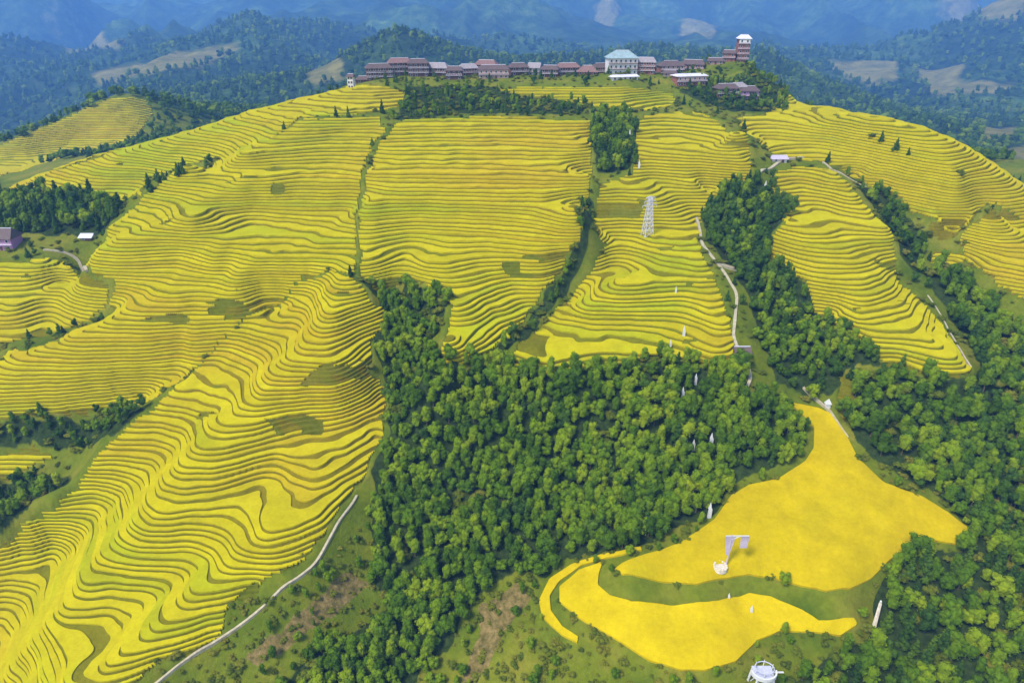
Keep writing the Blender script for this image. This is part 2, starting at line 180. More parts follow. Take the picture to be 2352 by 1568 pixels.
[19.5,4810.0,79.5],[182.0,5005.0,-24.5],[-4680.0,7209.8,424.0],[-3120.0,7001.8,463.0],[-1560.0,7001.8,521.5],[0.0,7001.8,541.0],[1560.0,7001.8,560.5],[3120.0,7209.8,580.0],
[4940.0,7209.8,502.0],[-3900.0,5129.8,177.0],[-2600.0,4505.6,144.5],[3380.0,5337.8,209.5],[2600.0,4296.5,151.0],[2340.0,2461.5,112.0],[-2340.0,2461.5,92.5],
[-455.0,455.0,73.0],[-325.0,292.5,47.0],[-292.5,162.5,8.0],[390.0,390.0,92.5],[364.0,260.0,60.0],[325.0,130.0,14.5],[0.0,39.0,-5.0],[195.0,39.0,-5.0],[-195.0,39.0,-18.0],
[-6240.0,8873.8,677.5],[0.0,8873.8,814.0],[6240.0,8873.8,736.0]]
HILLSIDES = {"front_spur":[[-191.4,153.2],[-186.4,161.4],[-179.6,168.6],[-172.0,172.3],[-162.8,177.9],[-152.8,182.9],[-147.2,189.4],[-141.6,196.4],[-130.7,208.9],
[-123.0,226.7],[-116.0,237.7],[-107.5,246.6],[-101.0,253.9],[-85.8,262.5],[-73.9,259.7],[-63.4,252.2],[-56.0,246.1],[-47.4,248.5],[-50.3,238.1],[-54.5,233.2],
[-52.7,219.2],[-47.5,218.8],[-46.5,207.1],[-46.1,197.1],[-49.3,189.1],[-50.1,182.2],[-53.1,173.6],[-55.7,163.9],[-59.3,156.1],[-60.6,152.5],[-67.6,148.6],
[-73.2,146.5],[-75.1,143.6],[-80.1,141.3],[-83.0,138.7],[-82.4,134.5],[-90.6,129.9],[-96.6,126.8],[-103.7,120.4],[-107.2,115.3],[-111.1,110.9],[-121.6,112.1],
[-135.1,115.8],[-147.1,117.8],[-157.9,118.7],[-168.3,119.1],[-174.2,127.4],[-180.6,136.2],[-186.1,144.6]],"left_slope":[[-236.1,235.2],[-218.9,235.2],[-202.1,235.5],
[-202.7,242.0],[-187.6,238.7],[-177.6,242.7],[-172.5,254.3],[-165.3,259.2],[-170.3,263.8],[-168.4,267.9],[-180.9,273.5],[-203.3,306.5],[-183.7,292.7],[-184.5,310.7],
[-178.0,326.7],[-160.4,338.5],[-152.2,368.1],[-125.9,362.2],[-121.0,378.1],[-116.6,388.8],[-95.1,389.7],[-74.6,396.0],[-67.9,375.8],[-73.1,357.0],[-72.4,320.9],
[-68.7,287.2],[-63.1,261.1],[-64.6,255.3],[-74.1,260.7],[-85.9,262.8],[-101.3,254.9],[-107.6,247.1],[-116.1,238.1],[-123.2,228.2],[-133.6,216.7],[-155.5,222.4],
[-171.9,218.4],[-182.7,216.9],[-193.5,215.5],[-207.6,213.3],[-223.2,212.7]],"left_ridge":[[-357.0,426.3],[-282.4,377.0],[-299.8,408.5],[-281.0,415.0],[-256.7,421.5],
[-224.5,428.0],[-194.6,434.5],[-167.7,444.2],[-139.4,460.5],[-109.7,476.8],[-66.3,444.3],[-65.9,421.2],[-75.8,404.0],[-95.7,392.9],[-118.4,395.6],[-124.2,372.4],
[-129.1,350.5],[-162.9,370.3],[-182.0,367.8],[-198.1,372.4],[-180.0,326.0],[-204.2,346.0],[-240.7,361.6],[-281.6,375.7]],"hamlet_hill":[[-281.3,313.1],
[-253.9,298.4],[-239.5,298.0],[-225.1,297.6],[-209.2,299.8],[-185.6,275.2],[-179.3,271.6],[-172.6,268.1],[-171.8,264.3],[-177.1,257.6],[-193.5,253.9],[-207.1,249.3],
[-221.4,247.3],[-237.0,246.7],[-247.4,263.5],[-258.7,281.8]],"middle_slope":[[-60.9,260.9],[-66.9,287.0],[-69.6,320.3],[-68.8,355.3],[-64.4,375.5],[-60.7,392.0],
[-30.8,396.3],[-12.4,395.6],[5.8,394.8],[23.9,391.5],[41.7,388.6],[40.5,361.1],[39.3,337.6],[33.9,306.2],[28.4,276.2],[22.7,271.1],[15.0,258.8],[7.7,249.1],
[-0.2,230.9],[-10.4,216.8],[-16.3,209.8],[-22.9,207.7],[-24.6,211.2],[-22.5,230.5],[-21.7,236.9],[-30.5,250.4],[-43.8,259.6],[-53.7,253.6],[-60.0,253.8]],"village_terrace":[[-7.1,451.5],
[13.4,453.4],[34.0,453.6],[56.1,451.1],[79.0,454.8],[102.9,461.2],[102.6,443.8],[78.3,420.3],[66.5,410.1],[40.2,427.8],[27.6,436.4],[1.1,443.3]],"centre_knoll":[[67.9,382.0],
[75.9,405.5],[99.8,424.1],[110.4,404.2],[119.8,351.3],[116.0,330.6],[110.9,329.7],[96.0,319.3],[88.8,310.3],[81.0,281.6],[82.0,257.2],[83.4,242.1],[82.1,223.2],
[75.0,208.6],[63.2,214.9],[51.3,217.9],[38.4,215.3],[23.9,211.3],[11.3,207.7],[-0.2,214.1],[3.9,228.1],[18.2,249.2],[30.1,266.5],[37.2,275.9],[42.9,285.2],
[35.7,284.8],[38.8,309.6],[45.3,332.4],[60.7,333.9],[62.9,362.7]],"right_knoll":[[125.8,334.6],[145.0,343.7],[155.9,338.1],[160.2,317.6],[163.5,299.3],
[163.4,281.2],[162.9,270.9],[157.9,260.6],[164.1,252.9],[167.4,244.2],[165.5,227.4],[163.0,209.7],[155.6,205.6],[144.3,207.5],[135.6,214.8],[129.7,220.8],
[121.5,236.5],[118.6,247.6],[118.1,253.3],[111.9,266.8],[112.8,283.1],[119.6,290.1],[124.1,309.8]],"upper_right_slope":[[128.1,404.6],[146.7,415.7],[184.0,472.2],
[212.6,446.2],[233.4,404.0],[251.0,381.2],[263.5,358.5],[276.1,335.8],[240.7,284.0],[229.7,296.2],[220.7,304.0],[198.5,285.0],[187.8,293.1],[182.6,310.0],
[171.9,328.6],[164.0,341.9],[149.1,349.6],[133.7,350.2],[125.2,369.4]],"far_right_slope":[[194.8,283.7],[200.6,283.1],[223.3,301.4],[229.4,295.6],[242.6,286.6],
[219.3,251.7],[210.7,234.7],[201.4,245.4],[194.4,252.7],[192.9,267.9]],"patch_one":[[183.9,290.8],[198.0,295.0],[195.5,285.7],[189.8,286.1],[184.6,287.6]],"patch_two":[[182.4,280.3],
[188.7,282.4],[195.5,278.3],[192.5,272.9],[179.9,274.7]],"second_spur":[[-471.0,576.6],[-451.7,611.6],[-437.1,641.9],[-420.5,672.6],[-390.4,708.4],[-364.3,718.5],
[-351.8,692.9],[-346.8,641.3],[-357.2,606.5],[-390.7,602.9],[-384.7,540.9],[-403.9,537.0]],"neck_terrace":[[117.4,212.6],[121.4,209.0],[122.4,200.3],[117.9,193.3],
[115.7,196.8],[116.3,205.5]],"valley_patch":[[-200.3,206.4],[-187.8,208.2],[-174.1,208.9],[-171.4,206.0],[-179.5,202.4],[-188.0,199.3],[-196.9,197.9]]}
FIELDS = {"upper_field":[[97.3,203.6],[102.9,203.4],[107.8,202.0],[110.9,200.0],[112.4,195.4],[113.6,190.6],[114.0,185.7],[114.2,180.8],[116.4,176.6],[118.7,172.7],
[123.5,170.6],[128.0,168.4],[131.5,165.4],[134.8,162.5],[138.3,157.5],[138.1,154.1],[133.5,152.8],[129.8,153.7],[125.9,154.4],[118.7,152.7],[114.5,150.5],
[110.6,148.5],[104.0,144.1],[95.9,140.0],[88.6,139.1],[82.6,141.1],[78.8,142.7],[74.9,144.1],[68.7,144.9],[64.2,144.2],[59.5,143.3],[52.8,141.3],[49.3,142.3],
[45.8,143.2],[41.2,143.6],[36.6,143.8],[32.1,145.0],[30.0,147.7],[33.8,148.7],[37.8,149.8],[41.9,151.4],[46.1,152.8],[50.2,154.1],[54.2,156.6],[58.2,159.2],
[62.4,161.8],[66.2,166.4],[70.2,171.1],[76.7,174.7],[81.8,175.6],[86.9,176.4],[91.9,179.1],[97.0,182.0],[101.3,187.0],[104.4,195.8],[101.2,200.2]],"lower_field":[[27.3,151.7],
[25.7,148.3],[25.1,145.1],[28.1,141.2],[33.9,138.3],[38.4,138.0],[43.0,138.2],[47.5,137.9],[51.0,137.4],[54.6,137.2],[58.5,137.9],[63.5,140.0],[68.2,141.1],
[74.0,140.0],[77.8,138.1],[81.4,136.1],[85.3,133.1],[89.9,132.9],[95.0,133.2],[95.6,131.9],[90.0,129.3],[86.0,129.8],[82.3,130.7],[78.5,131.4],[74.5,131.9],
[67.7,129.5],[63.5,125.8],[59.6,122.4],[55.1,120.8],[50.8,119.8],[47.5,120.0],[44.1,120.2],[40.4,121.8],[36.7,123.5],[33.5,125.7],[30.2,127.9],[26.9,130.1],
[23.0,132.9],[19.0,135.7],[13.7,140.8],[14.0,145.7],[17.1,148.1],[20.1,150.5]],"strip_field":[[38.4,153.4],[34.5,153.1],[30.7,153.4],[26.9,153.9],[22.3,153.4],
[17.7,152.5],[11.2,149.2],[7.9,143.4],[8.6,137.4],[11.3,134.3],[13.9,131.9],[18.0,129.6],[18.4,130.8],[14.0,134.0],[11.1,138.6],[11.0,143.6],[14.1,147.8],
[17.5,149.8],[20.9,151.8],[28.0,152.4],[33.3,151.5],[38.8,152.0]]}
FORESTS = {"valley":[[-52.9,249.1],[-43.7,257.6],[-30.4,248.6],[-24.1,235.1],[-31.9,225.4],[-32.5,216.7],[-17.7,207.4],[-8.8,216.5],[-0.2,212.7],[11.3,206.8],
[25.6,213.5],[38.1,213.5],[50.8,214.6],[62.5,210.8],[74.0,207.3],[79.6,211.2],[82.5,202.8],[95.6,203.1],[101.6,194.0],[96.3,184.5],[85.2,180.5],[74.5,177.2],
[60.1,163.1],[47.9,158.8],[35.9,153.8],[26.4,155.0],[16.5,155.2],[9.7,150.9],[0.5,153.8],[-7.4,150.3],[-15.2,146.3],[-25.6,144.2],[-35.8,141.7],[-44.2,137.8],
[-52.1,133.2],[-58.4,128.5],[-64.9,124.5],[-63.3,116.2],[-53.6,116.8],[-43.8,117.8],[-33.9,118.6],[-23.7,118.7],[-29.1,124.6],[-34.5,129.9],[-27.8,138.7],
[-36.5,148.0],[-43.9,154.3],[-43.9,163.3],[-44.5,175.0],[-48.2,184.5],[-43.2,198.5],[-46.4,218.5],[-52.8,229.6]],"grove":[[107.0,329.8],[119.1,329.9],[126.3,320.6],
[125.8,299.9],[113.3,286.1],[109.2,269.2],[117.7,253.0],[119.4,244.9],[123.2,231.9],[129.0,218.8],[134.9,213.1],[119.8,213.3],[114.0,206.0],[104.4,206.2],
[96.0,210.9],[92.9,227.2],[95.4,251.1],[91.5,266.0],[86.3,283.4],[88.2,307.3]],"right_forest":[[119.7,210.7],[135.1,209.6],[143.5,205.2],[161.3,205.5],
[172.6,219.6],[174.6,236.5],[174.2,251.5],[172.6,269.1],[182.2,272.0],[188.4,256.9],[192.3,245.5],[195.7,232.3],[202.0,223.5],[209.7,216.8],[206.1,207.7],
[201.5,197.7],[196.0,187.2],[190.1,176.6],[184.0,166.1],[178.2,156.2],[171.2,145.9],[164.8,136.5],[159.4,128.1],[155.2,120.8],[151.5,114.2],[147.9,107.8],
[139.7,107.9],[131.0,107.7],[122.5,107.6],[114.1,107.5],[105.7,107.5],[97.4,107.6],[89.2,107.7],[80.9,107.8],[76.4,112.4],[71.6,117.0],[78.8,121.9],[85.5,125.8],
[97.9,129.7],[106.7,143.8],[118.1,151.1],[127.8,151.7],[136.8,151.5],[141.4,156.6],[137.3,163.3],[133.3,170.8],[126.0,176.5],[118.5,182.5],[116.7,191.1],
[118.2,202.8]],"near_wood":[[-64.9,124.9],[-57.5,130.0],[-50.1,136.1],[-38.8,145.3],[-27.4,150.5],[-13.9,145.7],[-17.4,137.2],[-26.1,133.0],[-29.1,124.6],
[-38.0,122.5],[-46.5,120.2],[-55.0,118.0],[-63.3,116.2]],"ravine_grove":[[48.2,393.2],[65.3,401.5],[67.0,376.0],[59.4,340.4],[42.6,340.5],[41.5,368.8]],"hamlet_grove":[[-282.7,369.2],
[-248.9,363.4],[-229.6,363.2],[-189.3,320.2],[-196.2,315.1],[-213.2,318.2],[-227.0,316.4],[-252.1,322.4],[-299.6,348.0],[-380.3,450.3]],"left_valley":[[-218.2,213.3],
[-205.0,213.1],[-193.4,214.5],[-181.8,215.9],[-170.2,217.5],[-154.7,220.1],[-131.5,210.7],[-142.0,198.9],[-163.3,210.3],[-176.1,209.9],[-192.1,209.6],[-203.1,207.5],
[-215.1,206.6]],"left_valley_low":[[-187.5,198.0],[-177.4,201.1],[-161.0,197.5],[-163.1,194.8],[-165.2,179.4],[-172.0,174.4],[-183.9,172.6],[-194.0,169.1],
[-203.1,182.9],[-209.7,194.9],[-198.6,196.5]],"knoll_ravine":[[34.2,312.9],[38.2,309.4],[32.3,276.6],[28.4,270.0],[16.4,249.7],[3.9,228.1],[-4.1,217.1],
[-8.8,216.9],[2.3,233.8],[14.9,256.9],[24.6,271.7],[29.4,278.1]],"gully_head":[[-65.4,253.8],[-59.9,251.4],[-51.5,248.5],[-44.3,252.8],[-52.2,255.6],[-60.3,253.6]],"crest_trees":[[178.1,369.9],
[183.1,357.8],[191.9,329.6],[189.9,328.0],[180.2,354.9]],"crest_trees_low":[[198.5,309.4],[217.3,310.1],[214.4,307.5],[197.6,306.7]],"village_shrubs":[[-67.8,456.6],
[-40.3,457.2],[-12.6,455.1],[6.4,439.3],[26.2,435.6],[45.8,431.6],[40.2,398.8],[22.5,400.3],[4.7,401.6],[-13.2,402.4],[-31.2,403.0],[-48.4,395.5],[-65.1,389.1],
[-64.7,431.6]],"village_right":[[106.6,458.4],[134.9,483.2],[156.1,481.8],[535.7,1453.8],[540.5,1319.2],[164.7,430.6],[131.8,417.6],[114.3,442.2]],"right_ravine":[[162.8,335.7],
[173.9,321.7],[181.6,301.1],[180.4,285.1],[170.2,266.5],[165.8,271.8],[167.4,305.8]]}
FARM = [[[-1225.5,2057.9],[-1119.7,2144.6],[-958.5,2088.1],[-887.3,2163.3],[-786.0,2173.2],[-771.8,2288.3],[-799.8,2059.4],[-812.6,1822.6],[-954.3,1811.9]],
[[-1834.6,2722.2],[-2698.0,4332.1],[-2619.1,4613.4],[-2592.5,4502.0],[-2661.8,4251.8]],[[-1807.0,2977.3],[-2573.2,4487.0],[-1417.1,2719.8],[-1447.4,2672.7]],
[[1038.5,2426.7],[1149.3,2441.2],[1316.5,2563.4],[1108.5,2101.8],[994.3,2229.0]],[[1205.2,2141.5],[1249.9,2049.2],[1256.5,1912.0],[1340.4,1902.9],[1255.7,1785.3],
[1143.1,1784.3],[1107.6,1916.3]],[[1243.5,2295.2],[1408.4,2308.9],[1263.7,2021.3],[1203.9,2152.5]],[[2383.2,4272.0],[3109.0,5049.3],[1764.4,2619.5],[1685.5,2475.0],
[1636.1,2627.1],[2438.6,4216.4]],[[655.5,922.8],[745.1,970.3],[367.5,469.7],[364.6,500.7]],[[-547.3,1964.3],[-322.0,1433.0],[-314.7,1354.6],[-380.9,1375.0]],
[[811.4,1236.9],[991.7,1389.1],[750.4,1031.9],[655.3,964.8]],[[954.3,4271.2],[1314.6,4875.7],[940.5,3392.1],[786.9,3409.9]],[[526.2,4954.0],[753.2,4940.0],
[623.7,4404.9],[413.5,3874.6]],[[-361.5,697.6],[-661.4,1354.6],[-345.6,667.4],[-353.2,633.6]]]
MOWN = [[[25.3,147.7],[28.8,147.7],[33.3,144.2],[43.3,143.3],[52.7,141.0],[68.7,144.7],[79.0,142.2],[88.5,138.8],[102.1,142.4],[103.9,138.4],[94.9,133.0],
[85.2,132.9],[74.0,139.8],[65.4,139.8],[55.8,137.2],[47.5,137.7],[37.6,138.3],[28.1,140.6]],[[8.4,148.6],[20.2,151.9],[34.2,151.1],[30.1,148.3],[14.7,146.3],
[12.5,140.3],[18.8,133.4],[12.8,134.1],[8.1,141.9]]]
BROWN = [[[-60.4,140.9],[-55.4,147.3],[-50.3,154.7],[-43.8,153.3],[-53.2,140.9],[-61.7,133.8],[-70.3,128.3],[-75.3,129.0],[-67.8,134.4]],[[-11.2,145.0],
[1.9,150.8],[5.1,147.0],[-2.0,137.6],[-6.9,129.7],[-11.8,127.4],[-15.6,128.4],[-9.6,136.9]]]
FALLOW = [[[-125.0,253.7],[-111.5,257.1],[-108.7,252.0],[-118.3,248.7]],[[-72.6,211.9],[-62.1,214.0],[-53.2,223.5],[-52.6,218.1],[-62.9,208.3],[-75.2,208.3]],
[[-85.4,197.2],[-73.1,201.8],[-58.0,201.0],[-60.2,196.4],[-70.6,195.8],[-80.5,194.3]],[[-8.4,271.0],[13.4,267.3],[7.9,260.8],[-10.0,261.5]],[[69.7,257.3],
[85.9,258.2],[82.1,249.8],[71.8,250.1]],[[-126.1,245.2],[-122.3,250.5],[-108.7,252.0],[-105.1,250.7],[-114.2,245.9]],[[43.5,313.6],[63.5,311.2],[58.7,303.0],
[44.7,302.9]],[[-67.3,146.0],[-75.0,143.2],[-82.2,139.7],[-78.2,143.9],[-68.7,147.6]],[[-59.5,151.5],[-69.0,149.3],[-62.1,152.9]]]
PATHS = {"spur_path":[[-50.7,175.0],[-51.6,171.1],[-54.1,164.3],[-55.2,159.9],[-56.3,156.9],[-57.5,154.2],[-59.2,150.6],[-62.6,147.3],[-67.0,144.3],[-69.0,142.3],
[-71.0,140.4],[-73.8,138.3],[-76.7,136.5],[-80.0,134.7],[-83.3,132.9],[-85.7,131.3],[-88.0,129.6],[-90.2,128.0],[-92.4,126.3],[-94.6,124.6],[-96.8,123.1],
[-98.6,121.3],[-100.3,119.5],[-102.1,117.7]],"ravine_path":[[85.7,307.0],[84.7,295.0],[82.4,282.0],[84.9,269.8],[87.6,261.4],[89.8,251.9],[89.0,246.8],
[84.9,234.5],[81.6,224.0],[82.7,218.8],[84.6,214.7],[84.6,208.1],[81.2,202.5]],"field_path":[[104.4,209.3],[108.4,204.1],[111.3,201.4],[111.9,198.6],[113.0,194.0],
[113.9,190.6]],"knoll_path":[[120.5,331.6],[130.5,342.3],[137.9,349.2],[148.5,351.1]],"hamlet_path":[[-221.1,305.2],[-216.7,305.9],[-212.9,307.6],[-207.3,307.2],
[-183.6,275.0]],"gully_path":[[-62.7,261.0],[-65.4,272.3],[-67.5,281.5],[-68.5,289.9],[-70.0,300.6],[-71.3,313.0],[-71.3,320.7],[-71.1,330.1],[-72.5,347.6],
[-70.6,360.0],[-69.1,376.0]],"knoll_edge_path":[[169.3,255.1],[170.1,250.7],[170.8,246.3],[168.9,237.7],[166.6,228.6],[164.1,220.7],[162.0,213.6],[162.6,210.2]],"shelf":[[86.4,268.2],
[90.1,267.8],[94.7,267.2]],"upper_right_path":[[156.3,345.1],[159.3,330.4],[164.9,327.6],[170.5,324.8]]}
SPOTS = {"pylon":[[60.2,290.1]],"field_mast":[[61.4,146.7]],"tower":[[64.6,116.9]],"marker":[[61.3,163.4],[60.9,186.9],[66.8,187.5],[64.1,204.8],[58.9,200.2],
[61.8,139.3],[67.9,136.9],[63.2,340.2],[62.6,371.1],[120.9,322.0],[64.3,227.6],[65.3,250.1],[58.4,222.2]],"hut":[[83.5,218.6],[110.8,202.3],[-44.1,199.1],
[-238.4,306.7],[-206.0,316.0],[134.9,346.4]],"log":[[101.7,134.3]],"poplar":[[-73.1,399.1],[-97.3,391.3],[-90.5,391.1],[-64.0,436.3],[-175.9,327.4],[-173.0,331.8],
[-161.9,330.1],[-159.9,331.0],[-219.5,350.2],[-223.4,349.0]]}

# ------------------------------------------------------------------ object helpers
def tag(o, label=None, cat=None, group=None, kind=None):
    if label: o["label"] = label
    if cat: o["category"] = cat
    if group: o["group"] = group
    if kind: o["kind"] = kind
    return o

def link(name, mesh, parent=None, mats=()):
    o = bpy.data.objects.new(name, mesh)
    for m in mats:
        if m.name not in [x.name for x in mesh.materials if x]:
            mesh.materials.append(m)
    col.objects.link(o)
    if parent: o.parent = parent
    return o

def empty(name, loc, rz=0.0, scale=1.0):
    o = bpy.data.objects.new(name, None)
    o.location = loc
    o.rotation_euler = (0, 0, rz)
    o.scale = (scale,) * 3
    o.empty_display_size = 0.5
    col.objects.link(o)
    return o

def np_mesh(name, V, T, smooth=False):
    """triangle mesh from arrays"""
    me = bpy.data.meshes.new(name)
    V = np.ascontiguousarray(V, dtype=np.float32)
    T = np.ascontiguousarray(T, dtype=np.int32)
    n = T.shape[1]
    me.vertices.add(len(V))
    me.vertices.foreach_set("co", V.ravel())
    me.loops.add(T.size)
    me.loops.foreach_set("vertex_index", T.ravel())
    me.polygons.add(len(T))
    me.polygons.foreach_set("loop_start", np.arange(0, T.size, n, dtype=np.int32))
    me.polygons.foreach_set("loop_total", np.full(len(T), n, dtype=np.int32))
    me.polygons.foreach_set("use_smooth", np.full(len(T), smooth, dtype=bool))
    me.update(calc_edges=True)
    return me

def bm_mesh(name, fn):
    bm = bmesh.new()
    fn(bm)
    me = bpy.data.meshes.new(name)
    bm.to_mesh(me)
    bm.free()
    return me

def bx(bm, c, s, rot=None, taper=1.0):
    """box centred at c with size s, optional rotation matrix, top scaled by taper"""
    vs_ = []
    for z in (-.5, .5):
        k = taper if z > 0 else 1.0
        for x, y in ((-.5, -.5), (.5, -.5), (.5, .5), (-.5, .5)):
            p = Vector((x * s[0] * k, y * s[1] * k, z * s[2]))
            if rot: p = rot @ p
            vs_.append(bm.verts.new(p + Vector(c)))
    for f in ((3, 2, 1, 0), (4, 5, 6, 7), (0, 1, 5, 4), (1, 2, 6, 5), (2, 3, 7, 6), (3, 0, 4, 7)):
        bm.faces.new([vs_[i] for i in f])

def bar(bm, a, b, r0, r1=None, n=6):
    """tapered round bar between two points"""
    a, b = Vector(a), Vector(b)
    r1 = r0 if r1 is None else r1
    q = (b - a).to_track_quat('Z', 'Y').to_matrix()
    ra = [bm.verts.new(a + q @ Vector((math.cos(2 * math.pi * i / n) * r0, math.sin(2 * math.pi * i / n) * r0, 0))) for i in range(n)]
    rb = [bm.verts.new(b + q @ Vector((math.cos(2 * math.pi * i / n) * r1, math.sin(2 * math.pi * i / n) * r1, 0))) for i in range(n)]
    for i in range(n):
        j = (i + 1) % n
        bm.faces.new((ra[i], ra[j], rb[j], rb[i]))
    bm.faces.new(rb)
    bm.faces.new(list(reversed(ra)))

# ------------------------------------------------------------------ materials
def new_mat(name):
    m = bpy.data.materials.new(name)
    m.use_nodes = True
    nt = m.node_tree
    return m, nt, nt.nodes["Principled BSDF"]

def noise(nt, scale, detail=4.0, rough=0.55, vec=None, dist=0.0):
    n = nt.nodes.new("ShaderNodeTexNoise")
    n.inputs["Scale"].default_value = scale
    n.inputs["Detail"].default_value = detail
    n.inputs["Roughness"].default_value = rough
    n.inputs["Distortion"].default_value = dist
    if vec is not None: nt.links.new(vec, n.inputs["Vector"])
    return n.outputs["Fac"]

def geo_pos(nt):
    return nt.nodes.new("ShaderNodeNewGeometry").outputs["Position"]

def ramp(nt, fac, stops):
    r = nt.nodes.new("ShaderNodeValToRGB")
    el = r.color_ramp.elements
    while len(el) < len(stops): el.new(0.5)
    for e, (p, c) in zip(el, stops):
        e.position = p
        e.color = (*c, 1)
    nt.links.new(fac, r.inputs[0])
    return r.outputs[0]

def mix(nt, fac, a, b, mode='MIX'):
    m = nt.nodes.new("ShaderNodeMix")
    m.data_type = 'RGBA'
    m.blend_type = mode
    for sock, v in ((m.inputs[0], fac), (m.inputs[6], a), (m.inputs[7], b)):
        if hasattr(v, "is_linked") or hasattr(v, "links"): nt.links.new(v, sock)
        elif isinstance(v, (int, float)): sock.default_value = v
        else: sock.default_value = (*v, 1)
    return m.outputs[2]

def math_node(nt, op, a, b=None, clamp=False):
    m = nt.nodes.new("ShaderNodeMath")
    m.operation = op
    m.use_clamp = clamp
    for i, v in enumerate((a, b)):
        if v is None: continue
        if isinstance(v, (int, float)): m.inputs[i].default_value = v
        else: nt.links.new(v, m.inputs[i])
    return m.outputs[0]

def obj_random(nt):
    return nt.nodes.new("ShaderNodeObjectInfo").outputs["Random"]

def bump(nt, bsdf, h, strength, dist):
    b = nt.nodes.new("ShaderNodeBump")
    b.inputs["Strength"].default_value = strength
    b.inputs["Distance"].default_value = dist
    nt.links.new(h, b.inputs["Height"])
    nt.links.new(b.outputs[0], bsdf.inputs["Normal"])

def mat_rice(name, c_gold, c_yel, c_green, big=0.011):
    m, nt, b = new_mat(name)
    p = geo_pos(nt)
    n1 = noise(nt, big, 3, 0.5, p)
    rnd = obj_random(nt)
    f = math_node(nt, 'ADD', n1, math_node(nt, 'MULTIPLY', math_node(nt, 'SUBTRACT', rnd, 0.5), 0.22))
    c = ramp(nt, f, [(0.30, c_green), (0.44, c_yel), (0.56, c_yel), (0.70, c_gold)])
    n2 = noise(nt, 0.9, 5, 0.7, p)
    n3 = noise(nt, 0.16, 3, 0.6, p)
    v = math_node(nt, 'ADD', math_node(nt, 'MULTIPLY', n2, 0.5), math_node(nt, 'MULTIPLY', n3, 0.55))
    v = math_node(nt, 'ADD', v, 0.40)
    rnd2 = math_node(nt, 'FRACT', math_node(nt, 'MULTIPLY', rnd, 7.31))
    v = math_node(nt, 'ADD', v, math_node(nt, 'MULTIPLY', rnd2, 0.16))
    vv = nt.nodes.new("ShaderNodeCombineColor")
    for i in range(3): nt.links.new(v, vv.inputs[i])
    c = mix(nt, 1.0, c, vv.outputs[0], 'MULTIPLY')
    nt.links.new(c, b.inputs["Base Color"])
    b.inputs["Roughness"].default_value = 0.95
    b.inputs["Specular IOR Level"].default_value = 0.02
    bump(nt, b, noise(nt, 2.2, 4, 0.7, p), 0.55, 0.25)
    return m

M = {}
M['rice'] = mat_rice("rice_ripe", (0.405, 0.30, 0.006), (0.41, 0.345, 0.003), (0.31, 0.325, 0.003))
M['field'] = mat_rice("rice_golden", (0.42, 0.295, 0.001), (0.42, 0.31, 0.001), (0.39, 0.325, 0.002), 0.02)

def mat_ground(name):
    """bank and brush cover: attribute 'cover' holds forest floor (R), dry brush (G), terrace bank (B)"""
    m, nt, b = new_mat(name)
    p = geo_pos(nt)
    at = nt.nodes.new("ShaderNodeAttribute")
    at.attribute_name = "cover"
    sp = nt.nodes.new("ShaderNodeSeparateColor")
    nt.links.new(at.outputs["Color"], sp.inputs[0])
    n1 = noise(nt, 0.05, 5, 0.6, p)
    n2 = noise(nt, 0.55, 5, 0.7, p)
    n3 = noise(nt, 0.012, 3, 0.5, p)
    grass = ramp(nt, n1, [(0.30, (0.065, 0.100, 0.006)), (0.5, (0.120, 0.145, 0.008)), (0.70, (0.19, 0.175, 0.018))])
    dry = ramp(nt, n2, [(0.30, (0.075, 0.070, 0.016)), (0.5, (0.15, 0.115, 0.035)), (0.72, (0.25, 0.17, 0.065))])
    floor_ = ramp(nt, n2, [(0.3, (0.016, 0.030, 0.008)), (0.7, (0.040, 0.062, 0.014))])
    bank = ramp(nt, n3, [(0.34, (0.12, 0.135, 0.004)), (0.5, (0.165, 0.145, 0.004)), (0.68, (0.18, 0.135, 0.006))])
    def soft(ch, lo=0.35, hi=0.65):
        k = math_node(nt, 'ADD', ch, math_node(nt, 'MULTIPLY', math_node(nt, 'SUBTRACT', n2, 0.5), 0.9))
        mr = nt.nodes.new("ShaderNodeMapRange")
        mr.inputs[1].default_value = lo
        mr.inputs[2].default_value = hi
        nt.links.new(k, mr.inputs[0])
        return mr.outputs[0]
    c = mix(nt, soft(sp.outputs[1]), grass, dry)
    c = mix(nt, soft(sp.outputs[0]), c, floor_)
    c = mix(nt, sp.outputs[2], c, bank)
    v = math_node(nt, 'ADD', math_node(nt, 'MULTIPLY', n2, 0.9), 0.55)
    vv = nt.nodes.new("ShaderNodeCombineColor")
    for i in range(3): nt.links.new(v, vv.inputs[i])
    c = mix(nt, 1.0, c, vv.outputs[0], 'MULTIPLY')
    nt.links.new(c, b.inputs["Base Color"])
    b.inputs["Roughness"].default_value = 1.0
    b.inputs["Specular IOR Level"].default_value = 0.02
    bump(nt, b, noise(nt, 0.9, 6, 0.7, p), 0.9, 0.6)
    return m
M['ground'] = mat_ground("bank_grass")

